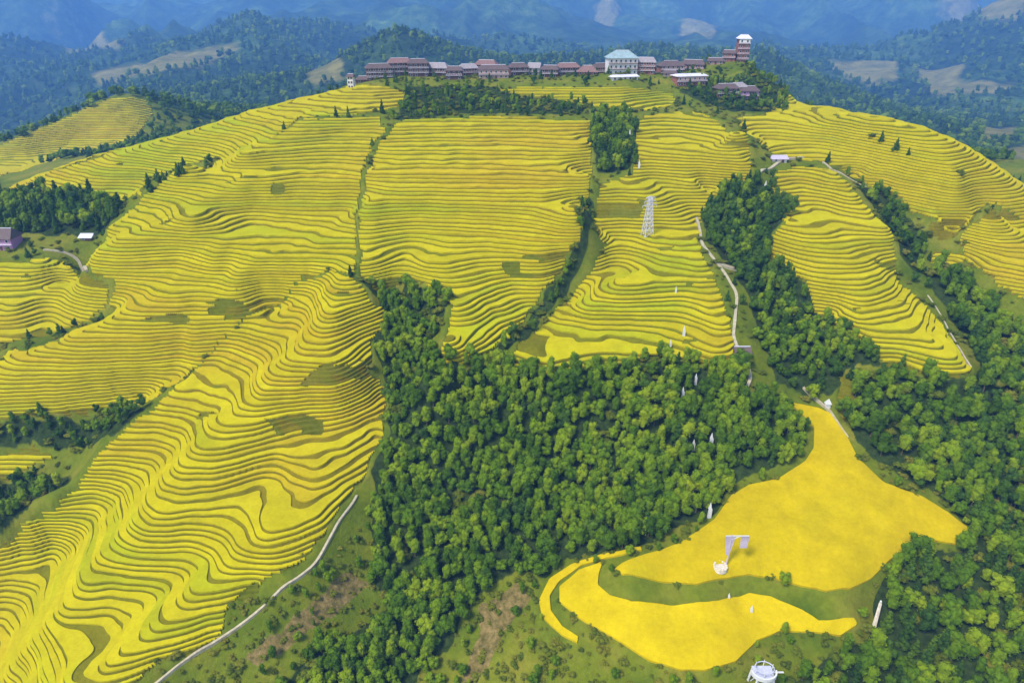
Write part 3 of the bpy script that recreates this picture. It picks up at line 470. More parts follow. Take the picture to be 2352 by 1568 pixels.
def mat_mountain(name):
    m, nt, b = new_mat(name)
    p = geo_pos(nt)
    at = nt.nodes.new("ShaderNodeAttribute")
    at.attribute_name = "cover"
    sp = nt.nodes.new("ShaderNodeSeparateColor")
    nt.links.new(at.outputs["Color"], sp.inputs[0])
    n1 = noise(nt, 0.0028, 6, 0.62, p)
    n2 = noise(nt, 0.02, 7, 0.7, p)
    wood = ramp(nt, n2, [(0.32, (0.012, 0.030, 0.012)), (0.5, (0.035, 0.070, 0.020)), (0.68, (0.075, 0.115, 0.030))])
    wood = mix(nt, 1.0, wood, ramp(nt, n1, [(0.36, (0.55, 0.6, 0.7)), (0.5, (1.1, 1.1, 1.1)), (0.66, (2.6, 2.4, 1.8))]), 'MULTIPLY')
    open_ = ramp(nt, n2, [(0.35, (0.15, 0.15, 0.035)), (0.65, (0.36, 0.30, 0.07))])
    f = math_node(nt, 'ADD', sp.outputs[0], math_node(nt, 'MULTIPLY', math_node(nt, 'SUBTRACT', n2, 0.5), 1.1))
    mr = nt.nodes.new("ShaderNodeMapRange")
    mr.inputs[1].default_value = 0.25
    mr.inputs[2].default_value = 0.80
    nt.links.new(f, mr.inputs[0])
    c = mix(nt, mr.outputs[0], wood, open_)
    nt.links.new(c, b.inputs["Base Color"])
    b.inputs["Roughness"].default_value = 1.0
    b.inputs["Specular IOR Level"].default_value = 0.05
    bump(nt, b, noise(nt, 0.035, 7, 0.75, p), 1.0, 22.0)
    return m
M['mountain'] = mat_mountain("wooded_mountain")

def mat_leaf(name, stops, trans=0.25):
    m, nt, b = new_mat(name)
    p = geo_pos(nt)
    rnd = obj_random(nt)
    n = noise(nt, 0.035, 3, 0.6, p)
    n2 = noise(nt, 1.3, 3, 0.6, p)
    f = math_node(nt, 'ADD', math_node(nt, 'MULTIPLY', rnd, 0.45), math_node(nt, 'MULTIPLY', n, 0.75))
    f = math_node(nt, 'ADD', f, math_node(nt, 'MULTIPLY', math_node(nt, 'SUBTRACT', n2, 0.5), 0.5))
    c = ramp(nt, f, stops)
    nt.links.new(c, b.inputs["Base Color"])
    b.inputs["Roughness"].default_value = 0.85
    b.inputs["Specular IOR Level"].default_value = 0.06
    out = nt.nodes["Material Output"]
    tr = nt.nodes.new("ShaderNodeBsdfTranslucent")
    nt.links.new(c, tr.inputs[0])
    ms = nt.nodes.new("ShaderNodeMixShader")
    ms.inputs[0].default_value = trans
    nt.links.new(b.outputs[0], ms.inputs[1])
    nt.links.new(tr.outputs[0], ms.inputs[2])
    nt.links.new(ms.outputs[0], out.inputs[0])
    return m
M['leaf'] = mat_leaf("broad_leaf", [(0.25, (0.038, 0.082, 0.004)), (0.5, (0.085, 0.160, 0.004)), (0.72, (0.165, 0.245, 0.005)), (0.95, (0.26, 0.31, 0.008))])
M['dark_leaf'] = mat_leaf("dark_leaf", [(0.3, (0.022, 0.052, 0.008)), (0.6, (0.048, 0.100, 0.010)), (0.9, (0.095, 0.155, 0.010))], 0.15)
M['shrub'] = mat_leaf("shrub_leaf", [(0.25, (0.06, 0.085, 0.008)), (0.55, (0.12, 0.155, 0.010)), (0.9, (0.21, 0.20, 0.02))])

def mat_plain(name, c, rough=0.8, var=0.25, sc=0.8, metal=0.0, spec=0.3):
    m, nt, b = new_mat(name)
    tc = nt.nodes.new("ShaderNodeTexCoord").outputs["Object"]
    n = noise(nt, sc, 5, 0.65, tc)
    lo = tuple(x * (1 - var) for x in c)
    hi = tuple(min(1, x * (1 + var)) for x in c)
    nt.links.new(ramp(nt, n, [(0.3, lo), (0.7, hi)]), b.inputs["Base Color"])
    b.inputs["Roughness"].default_value = rough
    b.inputs["Metallic"].default_value = metal
    b.inputs["Specular IOR Level"].default_value = spec
    bump(nt, b, noise(nt, sc * 4, 4, 0.6, tc), 0.25, 0.05)
    return m
M['bark'] = mat_plain("bark", (0.10, 0.075, 0.05), 0.95, 0.35, 3)
M['concrete'] = mat_plain("path_concrete", (0.36, 0.31, 0.20), 0.9, 0.28, 0.9)
M['timber'] = mat_plain("dark_timber", (0.125, 0.058, 0.046), 0.8, 0.35, 0.7)
M['timber_red'] = mat_plain("red_timber", (0.24, 0.095, 0.065), 0.8, 0.3, 0.7)
M['plaster_pink'] = mat_plain("pink_plaster", (0.42, 0.26, 0.21), 0.85, 0.15, 0.4)
M['plaster_white'] = mat_plain("white_plaster", (0.60, 0.57, 0.53), 0.85, 0.1, 0.4)
M['tile'] = mat_plain("grey_roof_tile", (0.26, 0.22, 0.22), 0.75, 0.25, 0.9)
M['tile_pale'] = mat_plain("pale_roof_sheet", (0.58, 0.55, 0.60), 0.55, 0.15, 0.5)
M['tile_teal'] = mat_plain("teal_roof_tile", (0.24, 0.32, 0.33), 0.7, 0.2, 0.5)
M['glass'] = mat_plain("window_glass", (0.03, 0.035, 0.045), 0.2, 0.2, 1.0, 0, 0.6)
M['steel'] = mat_plain("galvanised_steel", (0.55, 0.54, 0.60), 0.45, 0.15, 1.5, 0.3)
M['paint'] = mat_plain("white_paint", (0.56, 0.55, 0.52), 0.6, 0.06, 1.5)
M['lilac'] = mat_plain("pale_lilac_sheet", (0.43, 0.36, 0.43), 0.6, 0.12, 1.0)
M['stone'] = mat_plain("pale_stone", (0.55, 0.48, 0.36), 0.9, 0.25, 1.2)
M['purple'] = mat_plain("mauve_wall", (0.42, 0.20, 0.36), 0.8, 0.15, 0.5)
M['mauve_tile'] = mat_plain("mauve_roof_tile", (0.19, 0.105, 0.09), 0.75, 0.25, 0.9)
M['slate'] = mat_plain("slate_roof", (0.105, 0.07, 0.062), 0.7, 0.25, 0.8)

# ------------------------------------------------------------------ height model
CP = np.array(CONTROL)
def tps_fit(P, lam):
    X = P[:, :2] / 100.0
    n = len(X)
    d2 = ((X[:, None] - X[None]) ** 2).sum(-1)
    A = np.zeros((n + 3, n + 3))
    A[:n, :n] = 0.5 * d2 * np.log(d2 + 1e-12) + np.diag(lam)
    A[:n, n] = 1
    A[:n, n + 1:] = X
    A[n, :n] = 1
    A[n + 1:, :n] = X.T
    return np.linalg.solve(A, np.r_[P[:, 2], 0, 0, 0])
TW = tps_fit(CP, np.where(CP[:, 1] > 620, 0.02, 0.0008))

def tps_eval(x, y):
    X = (CP[:, :2] / 100.0).astype(np.float64)
    n = len(X)
    q = np.c_[x.ravel(), y.ravel()] / 100.0
    out = np.empty(len(q))
    for i in range(0, len(q), 20000):
        a = q[i:i + 20000]
        d2 = ((a ** 2).sum(1)[:, None] + (X ** 2).sum(1)[None] - 2 * a @ X.T).clip(1e-9)
        out[i:i + 20000] = 0.5 * ((d2 * np.log(d2)) @ TW[:n]) + TW[n] + a @ TW[n + 1:]
    return out.reshape(x.shape)

def vnoise(x, y, seed=0):
    """smooth value noise in -1..1"""
    xi, yi = np.floor(x).astype(np.int64), np.floor(y).astype(np.int64)
    fx, fy = x - xi, y - yi
    fx = fx * fx * (3 - 2 * fx)
    fy = fy * fy * (3 - 2 * fy)
    def h(a, b):
        n = (a * 374761393 + b * 668265263 + seed * 1442695041) & 0x7fffffff
        n = ((n ^ (n >> 13)) * 1274126177) & 0x7fffffff
        return ((n ^ (n >> 16)) & 0xffff) / 32767.5 - 1.0
    return (h(xi, yi) * (1 - fx) + h(xi + 1, yi) * fx) * (1 - fy) + (h(xi, yi + 1) * (1 - fx) + h(xi + 1, yi + 1) * fx) * fy

# ground lattice: rows get wider with distance from the valley so far hills carry fewer faces
NS = 821
S_ = np.linspace(-1.30, 1.30, NS)
rows = [78.0]
while rows[-1] < 740: rows.append(rows[-1] * 1.0054)
while rows[-1] < 8600: rows.append(rows[-1] * 1.012)
Y_ = np.array(rows)
NR = len(Y_)
LX, LY = S_[None, :] * Y_[:, None], np.repeat(Y_[:, None], NS, 1)
LH = tps_eval(LX, LY)
def wiggle(x, y):
    h = 0
    for q, (wl, a) in enumerate(((31, .24), (23, .2), (17, .16), (12.5, .11), (9.3, .07))):
        th = 1.1 + q * 2.2
        u, v = x * math.cos(th) + y * math.sin(th), -x * math.sin(th) + y * math.cos(th)
        h = h + a * np.sin(u * 6.283 / wl + 2.3 * np.sin(v * 6.283 / (wl * 1.7) + q))
    return h
LH += 0.55 * wiggle(LX, LY) * ((900 - LY) / 200).clip(0, 1)
#<far
far = ((LY - 800) / 2200).clip(0, 1)
rid = (1 - np.abs(vnoise(LX / 1300 + 3.1, LY / 2100, 3))) * 2 - 1
rid2 = (1 - np.abs(vnoise(LX / 420, LY / 800, 4))) * 2 - 1
rid3 = (1 - np.abs(vnoise(LX / 150, LY / 260, 7))) * 2 - 1
LH += far * (110 * rid + 75 * rid2 + 30 * rid3 + 6 * vnoise(LX / 60, LY / 90, 5))
#far>
LH += ((LY - 400) / 200).clip(0, 1) * 0.8 * vnoise(LX / 14, LY / 14, 9)

def height(x, y):
    """ground height at plan points (bilinear on the lattice)"""
    x, y = np.atleast_1d(np.asarray(x, float)), np.atleast_1d(np.asarray(y, float))
    j = np.searchsorted(Y_, y).clip(1, NR - 1) - 1
    b = ((y - Y_[j]) / (Y_[j + 1] - Y_[j])).clip(0, 1)
    fs = ((x / y - S_[0]) / (S_[1] - S_[0])).clip(0, NS - 1.001)
    i = fs.astype(int)
    a = fs - i
    return (LH[j, i] * (1 - a) + LH[j, i + 1] * a) * (1 - b) + (LH[j + 1, i] * (1 - a) + LH[j + 1, i + 1] * a) * b

def inside(poly, x, y):
    poly = np.asarray(poly, float)
    r = np.zeros(x.shape, bool)
    x0, x1, y0, y1 = poly[:, 0].min(), poly[:, 0].max(), poly[:, 1].min(), poly[:, 1].max()
    c = (x >= x0) & (x <= x1) & (y >= y0) & (y <= y1)
    xs, ys = x[c], y[c]
    rr = np.zeros(len(xs), bool)
    n = len(poly)
    for k in range(n):
        (ax, ay), (bx_, by) = poly[k], poly[(k + 1) % n]
        if ay == by: continue
        t = ((ay > ys) != (by > ys)) & (xs < (bx_ - ax) * (ys - ay) / (by - ay) + ax)
        rr ^= t
    r[c] = rr
    return r

# cell classes
CX = 0.25 * (LX[:-1, :-1] + LX[1:, :-1] + LX[:-1, 1:] + LX[1:, 1:])
CY = 0.25 * (LY[:-1, :-1] + LY[1:, :-1] + LY[:-1, 1:] + LY[1:, 1:])
wob_x = CX + 1.2 * vnoise(CX / 5, CY / 5, 21)
wob_y = CY + 1.2 * vnoise(CX / 5, CY / 5, 22)
hill_id = np.full(CX.shape, -1, int)
hill_names = list(HILLSIDES)
for k, nm in enumerate(hill_names):
    hill_id[inside(HILLSIDES[nm], wob_x, wob_y) & (hill_id < 0)] = k
field_any = np.zeros(CX.shape, bool)
for nm in FIELDS: field_any |= inside(FIELDS[nm], CX, CY)
hill_id[field_any] = -1
forest_cell = np.zeros(CX.shape, bool)
for nm in FORESTS: forest_cell |= inside(FORESTS[nm], wob_x, wob_y)
brown_cell = np.zeros(CX.shape, bool)
for pl in BROWN: brown_cell |= inside(pl, wob_x, wob_y)
fallow_cell = np.zeros(CX.shape, bool)
for pl in FALLOW: fallow_cell |= inside(pl, wob_x, wob_y)

def v_from_cells(c):
    """cell mask to vertex weights"""
    v = np.zeros(LX.shape)
    n = np.zeros(LX.shape)
    c = c.astype(float)
    for dj in (0, 1):
        for di in (0, 1):
            v[dj:dj + c.shape[0], di:di + c.shape[1]] += c
            n[dj:dj + c.shape[0], di:di + c.shape[1]] += 1
    return v / n

hill_v = v_from_cells(hill_id >= 0)
VID = np.arange(NR * NS).reshape(NR, NS)
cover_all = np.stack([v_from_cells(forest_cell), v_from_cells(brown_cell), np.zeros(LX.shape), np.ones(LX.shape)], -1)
base_z = LH - 0.7 * (hill_v > 0) * (hill_v < 1) - 1.6 * (hill_v >= 1)

def set_cover(me, cov):
    a = me.color_attributes.new("cover", 'FLOAT_COLOR', 'POINT')
    a.data.foreach_set("color", np.ascontiguousarray(cov, dtype=np.float32).ravel())

def lattice_object(name, cells, z, mat, cov):
    jj, ii = np.nonzero(cells)
    q = np.stack([VID[jj, ii], VID[jj, ii + 1], VID[jj + 1, ii + 1], VID[jj + 1, ii]], 1)
    u, inv = np.unique(q, return_inverse=True)
    V = np.stack([LX.ravel()[u], LY.ravel()[u], z.ravel()[u]], 1)
    me = np_mesh(name, V, inv.reshape(q.shape), True)
    set_cover(me, cov.reshape(-1, 4)[u])
    return link(name, me, None, [mat])

dil = hill_id >= 0
inner = dil.copy()
inner[1:] &= dil[:-1]; inner[:-1] &= dil[1:]; inner[:, 1:] &= dil[:, :-1]; inner[:, :-1] &= dil[:, 1:]
inner2 = inner.copy()
inner2[1:] &= inner[:-1]; inner2[:-1] &= inner[1:]; inner2[:, 1:] &= inner[:, :-1]; inner2[:, :-1] &= inner[:, 1:]
near_rows = CY < 735
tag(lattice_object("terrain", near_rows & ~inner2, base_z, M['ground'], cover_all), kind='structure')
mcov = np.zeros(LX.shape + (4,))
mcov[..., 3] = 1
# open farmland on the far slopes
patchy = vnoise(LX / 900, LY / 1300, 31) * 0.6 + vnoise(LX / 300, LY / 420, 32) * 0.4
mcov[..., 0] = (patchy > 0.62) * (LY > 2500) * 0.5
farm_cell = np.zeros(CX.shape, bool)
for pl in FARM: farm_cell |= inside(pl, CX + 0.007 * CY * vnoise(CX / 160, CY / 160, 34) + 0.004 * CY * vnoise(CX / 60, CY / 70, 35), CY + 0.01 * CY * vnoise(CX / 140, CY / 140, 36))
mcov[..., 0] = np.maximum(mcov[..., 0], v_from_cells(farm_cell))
for _ in range(3):
    q_ = mcov[..., 0].copy()
    q_[1:-1] = 0.25 * mcov[:-2, :, 0] + 0.5 * mcov[1:-1, :, 0] + 0.25 * mcov[2:, :, 0]
    mcov[:, 1:-1, 0] = 0.25 * q_[:, :-2] + 0.5 * q_[:, 1:-1] + 0.25 * q_[:, 2:]
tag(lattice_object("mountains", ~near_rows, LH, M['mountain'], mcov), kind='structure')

# ------------------------------------------------------------------ terraces
STEP = 1.13
def split_bands(T, r):
    """cut triangles (n,3,3: x,y,u) at u = k and u = k + r so that each lies in one bank or one tread"""
    done = []
    e = 1e-5
    while len(T):
        um, ux = T[:, :, 2].min(1), T[:, :, 2].max(1)
        k = np.floor(um + e)
        f = um + e - k
        t = np.where(f < r, k + r, k + 1)
        cut = ux > t + e
        done.append(T[~cut])
        T = T[cut]
        if not len(T): break
        t = t[cut]
        o = np.argsort(T[:, :, 2], axis=1)
        T = np.take_along_axis(T, o[:, :, None], 1)
        a, b, c = T[:, 0], T[:, 1], T[:, 2]
        def cutp(p, q, tt):
            w = ((tt - p[:, 2]) / (q[:, 2] - p[:, 2] + 1e-12))[:, None]
            m = p + (q - p) * w
            m[:, 2] = tt
            return m
        lo = b[:, 2] >= t
        p_ac = cutp(a, c, t)
        A, B, Cc, P, tt = a[lo], b[lo], c[lo], p_ac[lo], t[lo]
        p_ab = cutp(A, B, tt)
        new = [np.stack([A, p_ab, P], 1), np.stack([p_ab, B, Cc], 1), np.stack([p_ab, Cc, P], 1)]
        hi = ~lo
        A, B, Cc, P, tt = a[hi], b[hi], c[hi], p_ac[hi], t[hi]
        p_bc = cutp(B, Cc, tt)
        new += [np.stack([A, B, p_bc], 1), np.stack([A, p_bc, P], 1), np.stack([P, p_bc, Cc], 1)]
        T = np.concatenate(new)
        ar = np.abs((T[:, 1, 0] - T[:, 0, 0]) * (T[:, 2, 1] - T[:, 0, 1]) - (T[:, 2, 0] - T[:, 0, 0]) * (T[:, 1, 1] - T[:, 0, 1]))
        T = T[ar > 1e-6]
    T = np.concatenate(done)
    s = (T[:, 1, 0] - T[:, 0, 0]) * (T[:, 2, 1] - T[:, 0, 1]) - (T[:, 2, 0] - T[:, 0, 0]) * (T[:, 1, 1] - T[:, 0, 1])
    T[s < 0] = T[s < 0][:, [0, 2, 1]]
    return T

def weld(V):
    key = np.round(V * 500).astype(np.int64)
    _, first, inv = np.unique(key, axis=0, return_index=True, return_inverse=True)
    return V[first], inv.ravel()

def components(F, nv):
    lab = np.arange(nv)
    E = np.concatenate([F[:, [0, 1]], F[:, [1, 2]]])
    while True:
        m = np.minimum(lab[E[:, 0]], lab[E[:, 1]])
        new = lab.copy()
        np.minimum.at(new, lab[E[:, 0]], m)
        np.minimum.at(new, lab[E[:, 1]], m)
        new = new[new]
        new = new[new]
        if (new == lab).all(): return lab
        lab = new

def skirt(V, F, depth):
    """append vertical sides to the open border of a sheet"""
    E = np.concatenate([F[:, [0, 1]], F[:, [1, 2]], F[:, [2, 0]]])
    s = np.sort(E, 1)
    _, idx, cnt = np.unique(s, axis=0, return_index=True, return_counts=True)
    B = E[idx[cnt == 1]]
    u, inv = np.unique(B, return_inverse=True)
    inv = inv.reshape(B.shape)
    low = V[u].copy()
    low[:, 2] -= depth
    n = len(V)
    lo = inv + n
    F2 = np.concatenate([F, np.stack([B[:, 1], B[:, 0], lo[:, 0]], 1), np.stack([B[:, 1], lo[:, 0], lo[:, 1]], 1)])
    return np.concatenate([V, low]), F2

# terrace level field: uneven treads, some wide and some narrow
LU = LH / STEP
LU = LU + 0.25 * np.sin(2.1 * LU + 2.0 * np.sin(LX / 37) + 1.5 * np.sin(LY / 29)) + 0.06 * np.sin(5.3 * LU + LX / 19)
RICE_H = 0.54
hill_objects = {}
n_terr = 0
for k, nm in enumerate(hill_names):
    jj, ii = np.nonzero(hill_id == k)
    if not len(jj): continue
    r = 0.21
    fl = fallow_cell[jj, ii]
    def vert(a, b): return np.stack([LX[a, b], LY[a, b], LU[a, b]], -1)
    v00, v01, v11, v10 = vert(jj, ii), vert(jj, ii + 1), vert(jj + 1, ii + 1), vert(jj + 1, ii)
    T = np.concatenate([np.stack([v00, v01, v11], 1), np.stack([v00, v11, v10], 1)])
    T = split_bands(T, r)
    um = T[:, :, 2].mean(1)
    kk = np.floor(um)
    is_tread = (um - kk) >= r
    f = T[:, :, 2] - kk[:, None]
    z_tread = kk[:, None] + 0.06 * ((f - r) / (1 - r)).clip(0, 1)
    z_bank = kk[:, None] - (1 - (f / r).clip(0, 1)) * 0.94
    Z = np.where(is_tread[:, None], z_tread, z_bank) * STEP
    XYZ = np.concatenate([T[:, :, :2], Z[:, :, None]], 2)
    cxy = XYZ.mean(1)
    fal = np.zeros(len(T), bool)
    for pl in FALLOW: fal |= inside(pl, cxy[:, 0] + vnoise(cxy[:, 0] / 4, cxy[:, 1] / 4, 51), cxy[:, 1] + vnoise(cxy[:, 0] / 4, cxy[:, 1] / 4, 52))
    fal &= vnoise(cxy[:, 0] / 7, cxy[:, 1] / 2.6, 54) > -0.05
    # narrow unplanted gaps where a terrace pinches out or is left as a grass verge
    fal |= vnoise(cxy[:, 0] / 22, cxy[:, 1] / 7, 53) > 0.90
    rice = is_tread & ~fal
    # connected plots of one level
    keep = np.zeros(len(T), bool)
    plots = []
    ridx = np.nonzero(rice)[0]
    lev = kk[ridx]
    Vk = np.concatenate([XYZ[ridx].reshape(-1, 3)[:, :2], np.repeat(lev, 3)[:, None]], 1)
    Vw, inv = weld(Vk)
    Fw = inv.reshape(-1, 3)
    lab = components(Fw, len(Vw))[Fw[:, 0]]
    P3 = XYZ[ridx]
    area = 0.5 * np.abs((P3[:, 1, 0] - P3[:, 0, 0]) * (P3[:, 2, 1] - P3[:, 0, 1]) - (P3[:, 2, 0] - P3[:, 0, 0]) * (P3[:, 1, 1] - P3[:, 0, 1]))
    ul, li = np.unique(lab, return_inverse=True)
    tot = np.bincount(li, area)
    big = np.argsort(-tot)
    big = [b for b in big if tot[b] > 14.0][:290]
    order = np.argsort(li, kind='stable')
    bounds = np.searchsorted(li[order], np.arange(len(ul) + 1))
    for b in big:
        plots.append(ridx[order[bounds[b]:bounds[b + 1]]])
    for p in plots: keep[p] = True
    # bank sheet: banks, fallow treads and slivers
    rest = ~keep
    Vb, inv = weld(XYZ[rest].reshape(-1, 3))
    me = np_mesh("hillside", Vb, inv.reshape(-1, 3))
    cov = np.zeros((len(Vb), 4))
    cov[:, 2] = 1
    cov[:, 3] = 1
    fv = np.zeros(len(Vb))
    np.maximum.at(fv, inv, np.repeat(fal[rest].astype(float), 3))
    cov[:, 2] = 1 - 0.6 * fv
    set_cover(me, cov)
    ho = link("hillside", me, None, [M['ground']])
    tag(ho, kind='structure')
    hill_objects[nm] = ho
    for p in plots:
        Vp, inv = weld(XYZ[p].reshape(-1, 3))
        Fp = inv.reshape(-1, 3)
        Fp = Fp[(Fp[:, 0] != Fp[:, 1]) & (Fp[:, 1] != Fp[:, 2]) & (Fp[:, 0] != Fp[:, 2])]
        if len(Fp) < 2: continue
        hgt = RICE_H * (1.0 if nm in ('front_spur', 'centre_knoll', 'right_knoll') else 1.25) * (0.85 + 0.3 * random.random())
        Vp[:, 2] += hgt + 0.05 * vnoise(Vp[:, 0] / 1.5, Vp[:, 1] / 1.5, 61)
        Vp, Fp = skirt(Vp, Fp, hgt + 0.12)
        link("rice_terrace", np_mesh("rice_terrace", Vp, Fp), ho, [M['rice']])
        n_terr += 1
print("terraces", n_terr)

# ------------------------------------------------------------------ big rice fields on the near shoulder
FIELD_TEXT = {
    'upper_field': "broad golden rice field on the forested shoulder with the lilac mast standing in it",
    'lower_field': "curved golden rice field under the grassy bank below the broad field",
    'strip_field': "narrow curved strip of rice along the outer rim of the lower field",
}
for nm, pl in FIELDS.items():
    pl = np.array(pl)
    cells = inside(pl, CX, CY)
    jj, ii = np.nonzero(cells)
    q = np.concatenate([np.stack([VID[jj, ii], VID[jj, ii + 1], VID[jj + 1, ii + 1]], 1), np.stack([VID[jj, ii], VID[jj + 1, ii + 1], VID[jj + 1, ii]], 1)])
    u, inv = np.unique(q, return_inverse=True)
    F = inv.reshape(q.shape)
    V = np.stack([LX.ravel()[u], LY.ravel()[u], LH.ravel()[u]], 1)
    E = np.concatenate([F[:, [0, 1]], F[:, [1, 2]], F[:, [2, 0]]])
    s, cnt = np.unique(np.sort(E, 1), axis=0, return_counts=True)
    bi = np.unique(s[cnt == 1])
    # draw the border in to the surveyed outline
    A, B = pl, np.roll(pl, -1, 0)
    pb = V[bi, :2]
    d = B - A
    t = (((pb[:, None] - A[None]) * d[None]).sum(-1) / ((d ** 2).sum(-1) + 1e-9)[None]).clip(0, 1)
    near = A[None] + d[None] * t[..., None]
    dist = ((near - pb[:, None]) ** 2).sum(-1)
    best = dist.argmin(1)
    near = near[np.arange(len(pb)), best]
    ok = dist[np.arange(len(pb)), best] < 5.0
    V[bi[ok], 0], V[bi[ok], 1] = near[ok, 0], near[ok, 1]
    V[:, 2] = height(V[:, 0], V[:, 1]) + 0.62 + 0.05 * vnoise(V[:, 0] / 0.9, V[:, 1] / 0.9, 71) + 0.06 * vnoise(V[:, 0] / 5, V[:, 1] / 5, 72)
    V, F = skirt(V, F, 1.0)
    fo = link("rice_field", np_mesh("rice_field", V, F), None, [M['field']])
    tag(fo, FIELD_TEXT[nm], "rice field")

# ------------------------------------------------------------------ footpaths
def path(pts, width, name="footpath", lift=0.28):
    P = np.array(pts, float)
    # resample and smooth
    seg = np.r_[0, np.cumsum(np.hypot(*np.diff(P, axis=0).T))]
    n = max(4, int(seg[-1] / 1.2))
    s = np.linspace(0, seg[-1], n)
    Q = np.c_[np.interp(s, seg, P[:, 0]), np.interp(s, seg, P[:, 1])]
    for _ in range(4): Q[1:-1] = 0.25 * Q[:-2] + 0.5 * Q[1:-1] + 0.25 * Q[2:]
    t = np.gradient(Q, axis=0)
    t /= np.hypot(t[:, 0], t[:, 1])[:, None] + 1e-9
    nrm = np.c_[-t[:, 1], t[:, 0]]
    w = width * (0.5 + 0.06 * vnoise(s / 3, s * 0, 81))[:, None]
    L_, R__ = Q + nrm * w, Q - nrm * w
    zc = np.maximum.reduce([height(Q[:, 0], Q[:, 1]), height(L_[:, 0], L_[:, 1]), height(R__[:, 0], R__[:, 1])]) + lift
    top = np.concatenate([np.c_[L_, zc], np.c_[R__, zc]])
    bot = top.copy()
    bot[:, 2] -= 1.1
    V = np.concatenate([top, bot])
    F = []
    for i in range(n - 1):
        F.append((i, i + 1, n + i + 1, n + i))
        F.append((i, 2 * n + i, 2 * n + i + 1, i + 1))
        F.append((n + i, n + i + 1, 3 * n + i + 1, 3 * n + i))
    F.append((0, n, 3 * n, 2 * n)); F.append((n - 1, 3 * n - 1, 4 * n - 1, 2 * n - 1))
    o = link(name, np_mesh(name, V, np.array(F)), None, [M['concrete']])
    return tag(o, kind='structure')
WID = dict(spur_path=0.75, ravine_path=1.1, field_path=1.0, knoll_path=1.6, hamlet_path=1.2, gully_path=0.7, knoll_edge_path=0.5, shelf=3.2, upper_right_path=0.8)
for nm, pts in PATHS.items():
    if nm == 'gully_path': continue
    path(pts, WID[nm])

# ------------------------------------------------------------------ trees
def crown_mesh(name, seed, kind, n_leaf, leaf):
    """unit-height crown: leaf quads on and in an uneven, lobed volume over a small inner mass"""
    g = np.random.default_rng(seed)
    lobes = []
    if kind == 'round':
        for _ in range(9):
            a, h = g.uniform(0, 2 * np.pi), g.uniform(0.30, 0.86)
            rr = 0.21 * np.sqrt(max(0.05, 1 - ((h - 0.5) / 0.5) ** 2)) * g.uniform(0.5, 1.1)
            lobes.append((rr * np.cos(a), rr * np.sin(a), h, g.uniform(0.11, 0.18), 1.25))
        lobes.append((0, 0, 0.56, 0.24, 1.5))
    elif kind == 'oval':
        for _ in range(8):
            a, h = g.uniform(0, 2 * np.pi), g.uniform(0.28, 0.92)
            rr = 0.13 * np.sqrt(max(0.04, 1 - ((h - 0.5) / 0.5) ** 2)) * g.uniform(0.5, 1.1)
            lobes.append((rr * np.cos(a), rr * np.sin(a), h, g.uniform(0.09, 0.14), 1.6))
        lobes.append((0, 0, 0.58, 0.19, 2.0))
    elif kind == 'cone':
        for q in range(13):
            h = 0.12 + 0.84 * q / 12
            a = q * 2.4
            rr = 0.17 * (1 - h) * g.uniform(0.6, 1.2)
            lobes.append((rr * np.cos(a), rr * np.sin(a), h, 0.05 + 0.13 * (1 - h), 1.2))
    else:
        for _ in range(7):
            a = g.uniform(0, 2 * np.pi)
            rr = g.uniform(0.1, 0.42)
            lobes.append((rr * np.cos(a), rr * np.sin(a), g.uniform(0.30, 0.66), g.uniform(0.2, 0.32), 0.95))
    V, F = [], []
    vol = np.array([l[3] ** 2 for l in lobes])
    pick = g.choice(len(lobes), n_leaf, p=vol / vol.sum())
    for li in pick:
        lx, ly, lz, lr, st = lobes[li]
        d = g.normal(size=3)
        d /= np.linalg.norm(d)
        if d[2] < -0.55: d[2] *= -0.6
        rad = lr * g.uniform(0.82, 1.08)
        c = np.array([lx + d[0] * rad, ly + d[1] * rad, lz + d[2] * rad * st])
        nrm = d * 1.0 + g.normal(size=3) * 0.55
        nrm /= np.linalg.norm(nrm)
        t = np.cross(nrm, g.normal(size=3))
        t /= np.linalg.norm(t)
        b = np.cross(nrm, t)
        s1, s2 = leaf * g.uniform(0.6, 1.3), leaf * g.uniform(0.4, 0.9)
        n0 = len(V)
        V += [c - t * s1, c + b * s2, c + t * s1, c - b * s2]
        F.append((n0, n0 + 1, n0 + 2, n0 + 3))
    me = bpy.data.meshes.new(name)
    bm = bmesh.new()
    for lx, ly, lz, lr, st in lobes:
        m = Matrix.Translation((lx, ly, lz)) @ Matrix.Diagonal((lr * .84, lr * .84, lr * .84 * st, 1))
        bmesh.ops.create_icosphere(bm, subdivisions=1, radius=1.0, matrix=m)
    for v in bm.verts: v.co += Vector(g.normal(size=3)) * 0.012
    vv = [bm.verts.new(p) for p in V]
    for f in F: bm.faces.new([vv[i] for i in f])
    bm.to_mesh(me)
    bm.free()
    return me

def trunk_mesh(name, seed, top=0.6, r=0.028):
    g = np.random.default_rng(seed)
    def fn(bm):
        p = Vector((0, 0, -0.06))
        rad = r
        for q in range(4):
            n = Vector((g.normal() * 0.012, g.normal() * 0.012, -0.06 + (top + 0.06) * (q + 1) / 4))
            bar(bm, p, n, rad, rad * 0.78, 6)
            p, rad = n, rad * 0.78
            if q >= 1:
                a = g.uniform(0, 6.28)
                bar(bm, p, p + Vector((math.cos(a) * 0.14, math.sin(a) * 0.14, 0.15)), rad * 0.55, rad * 0.2, 5)
    return bm_mesh(name, fn)

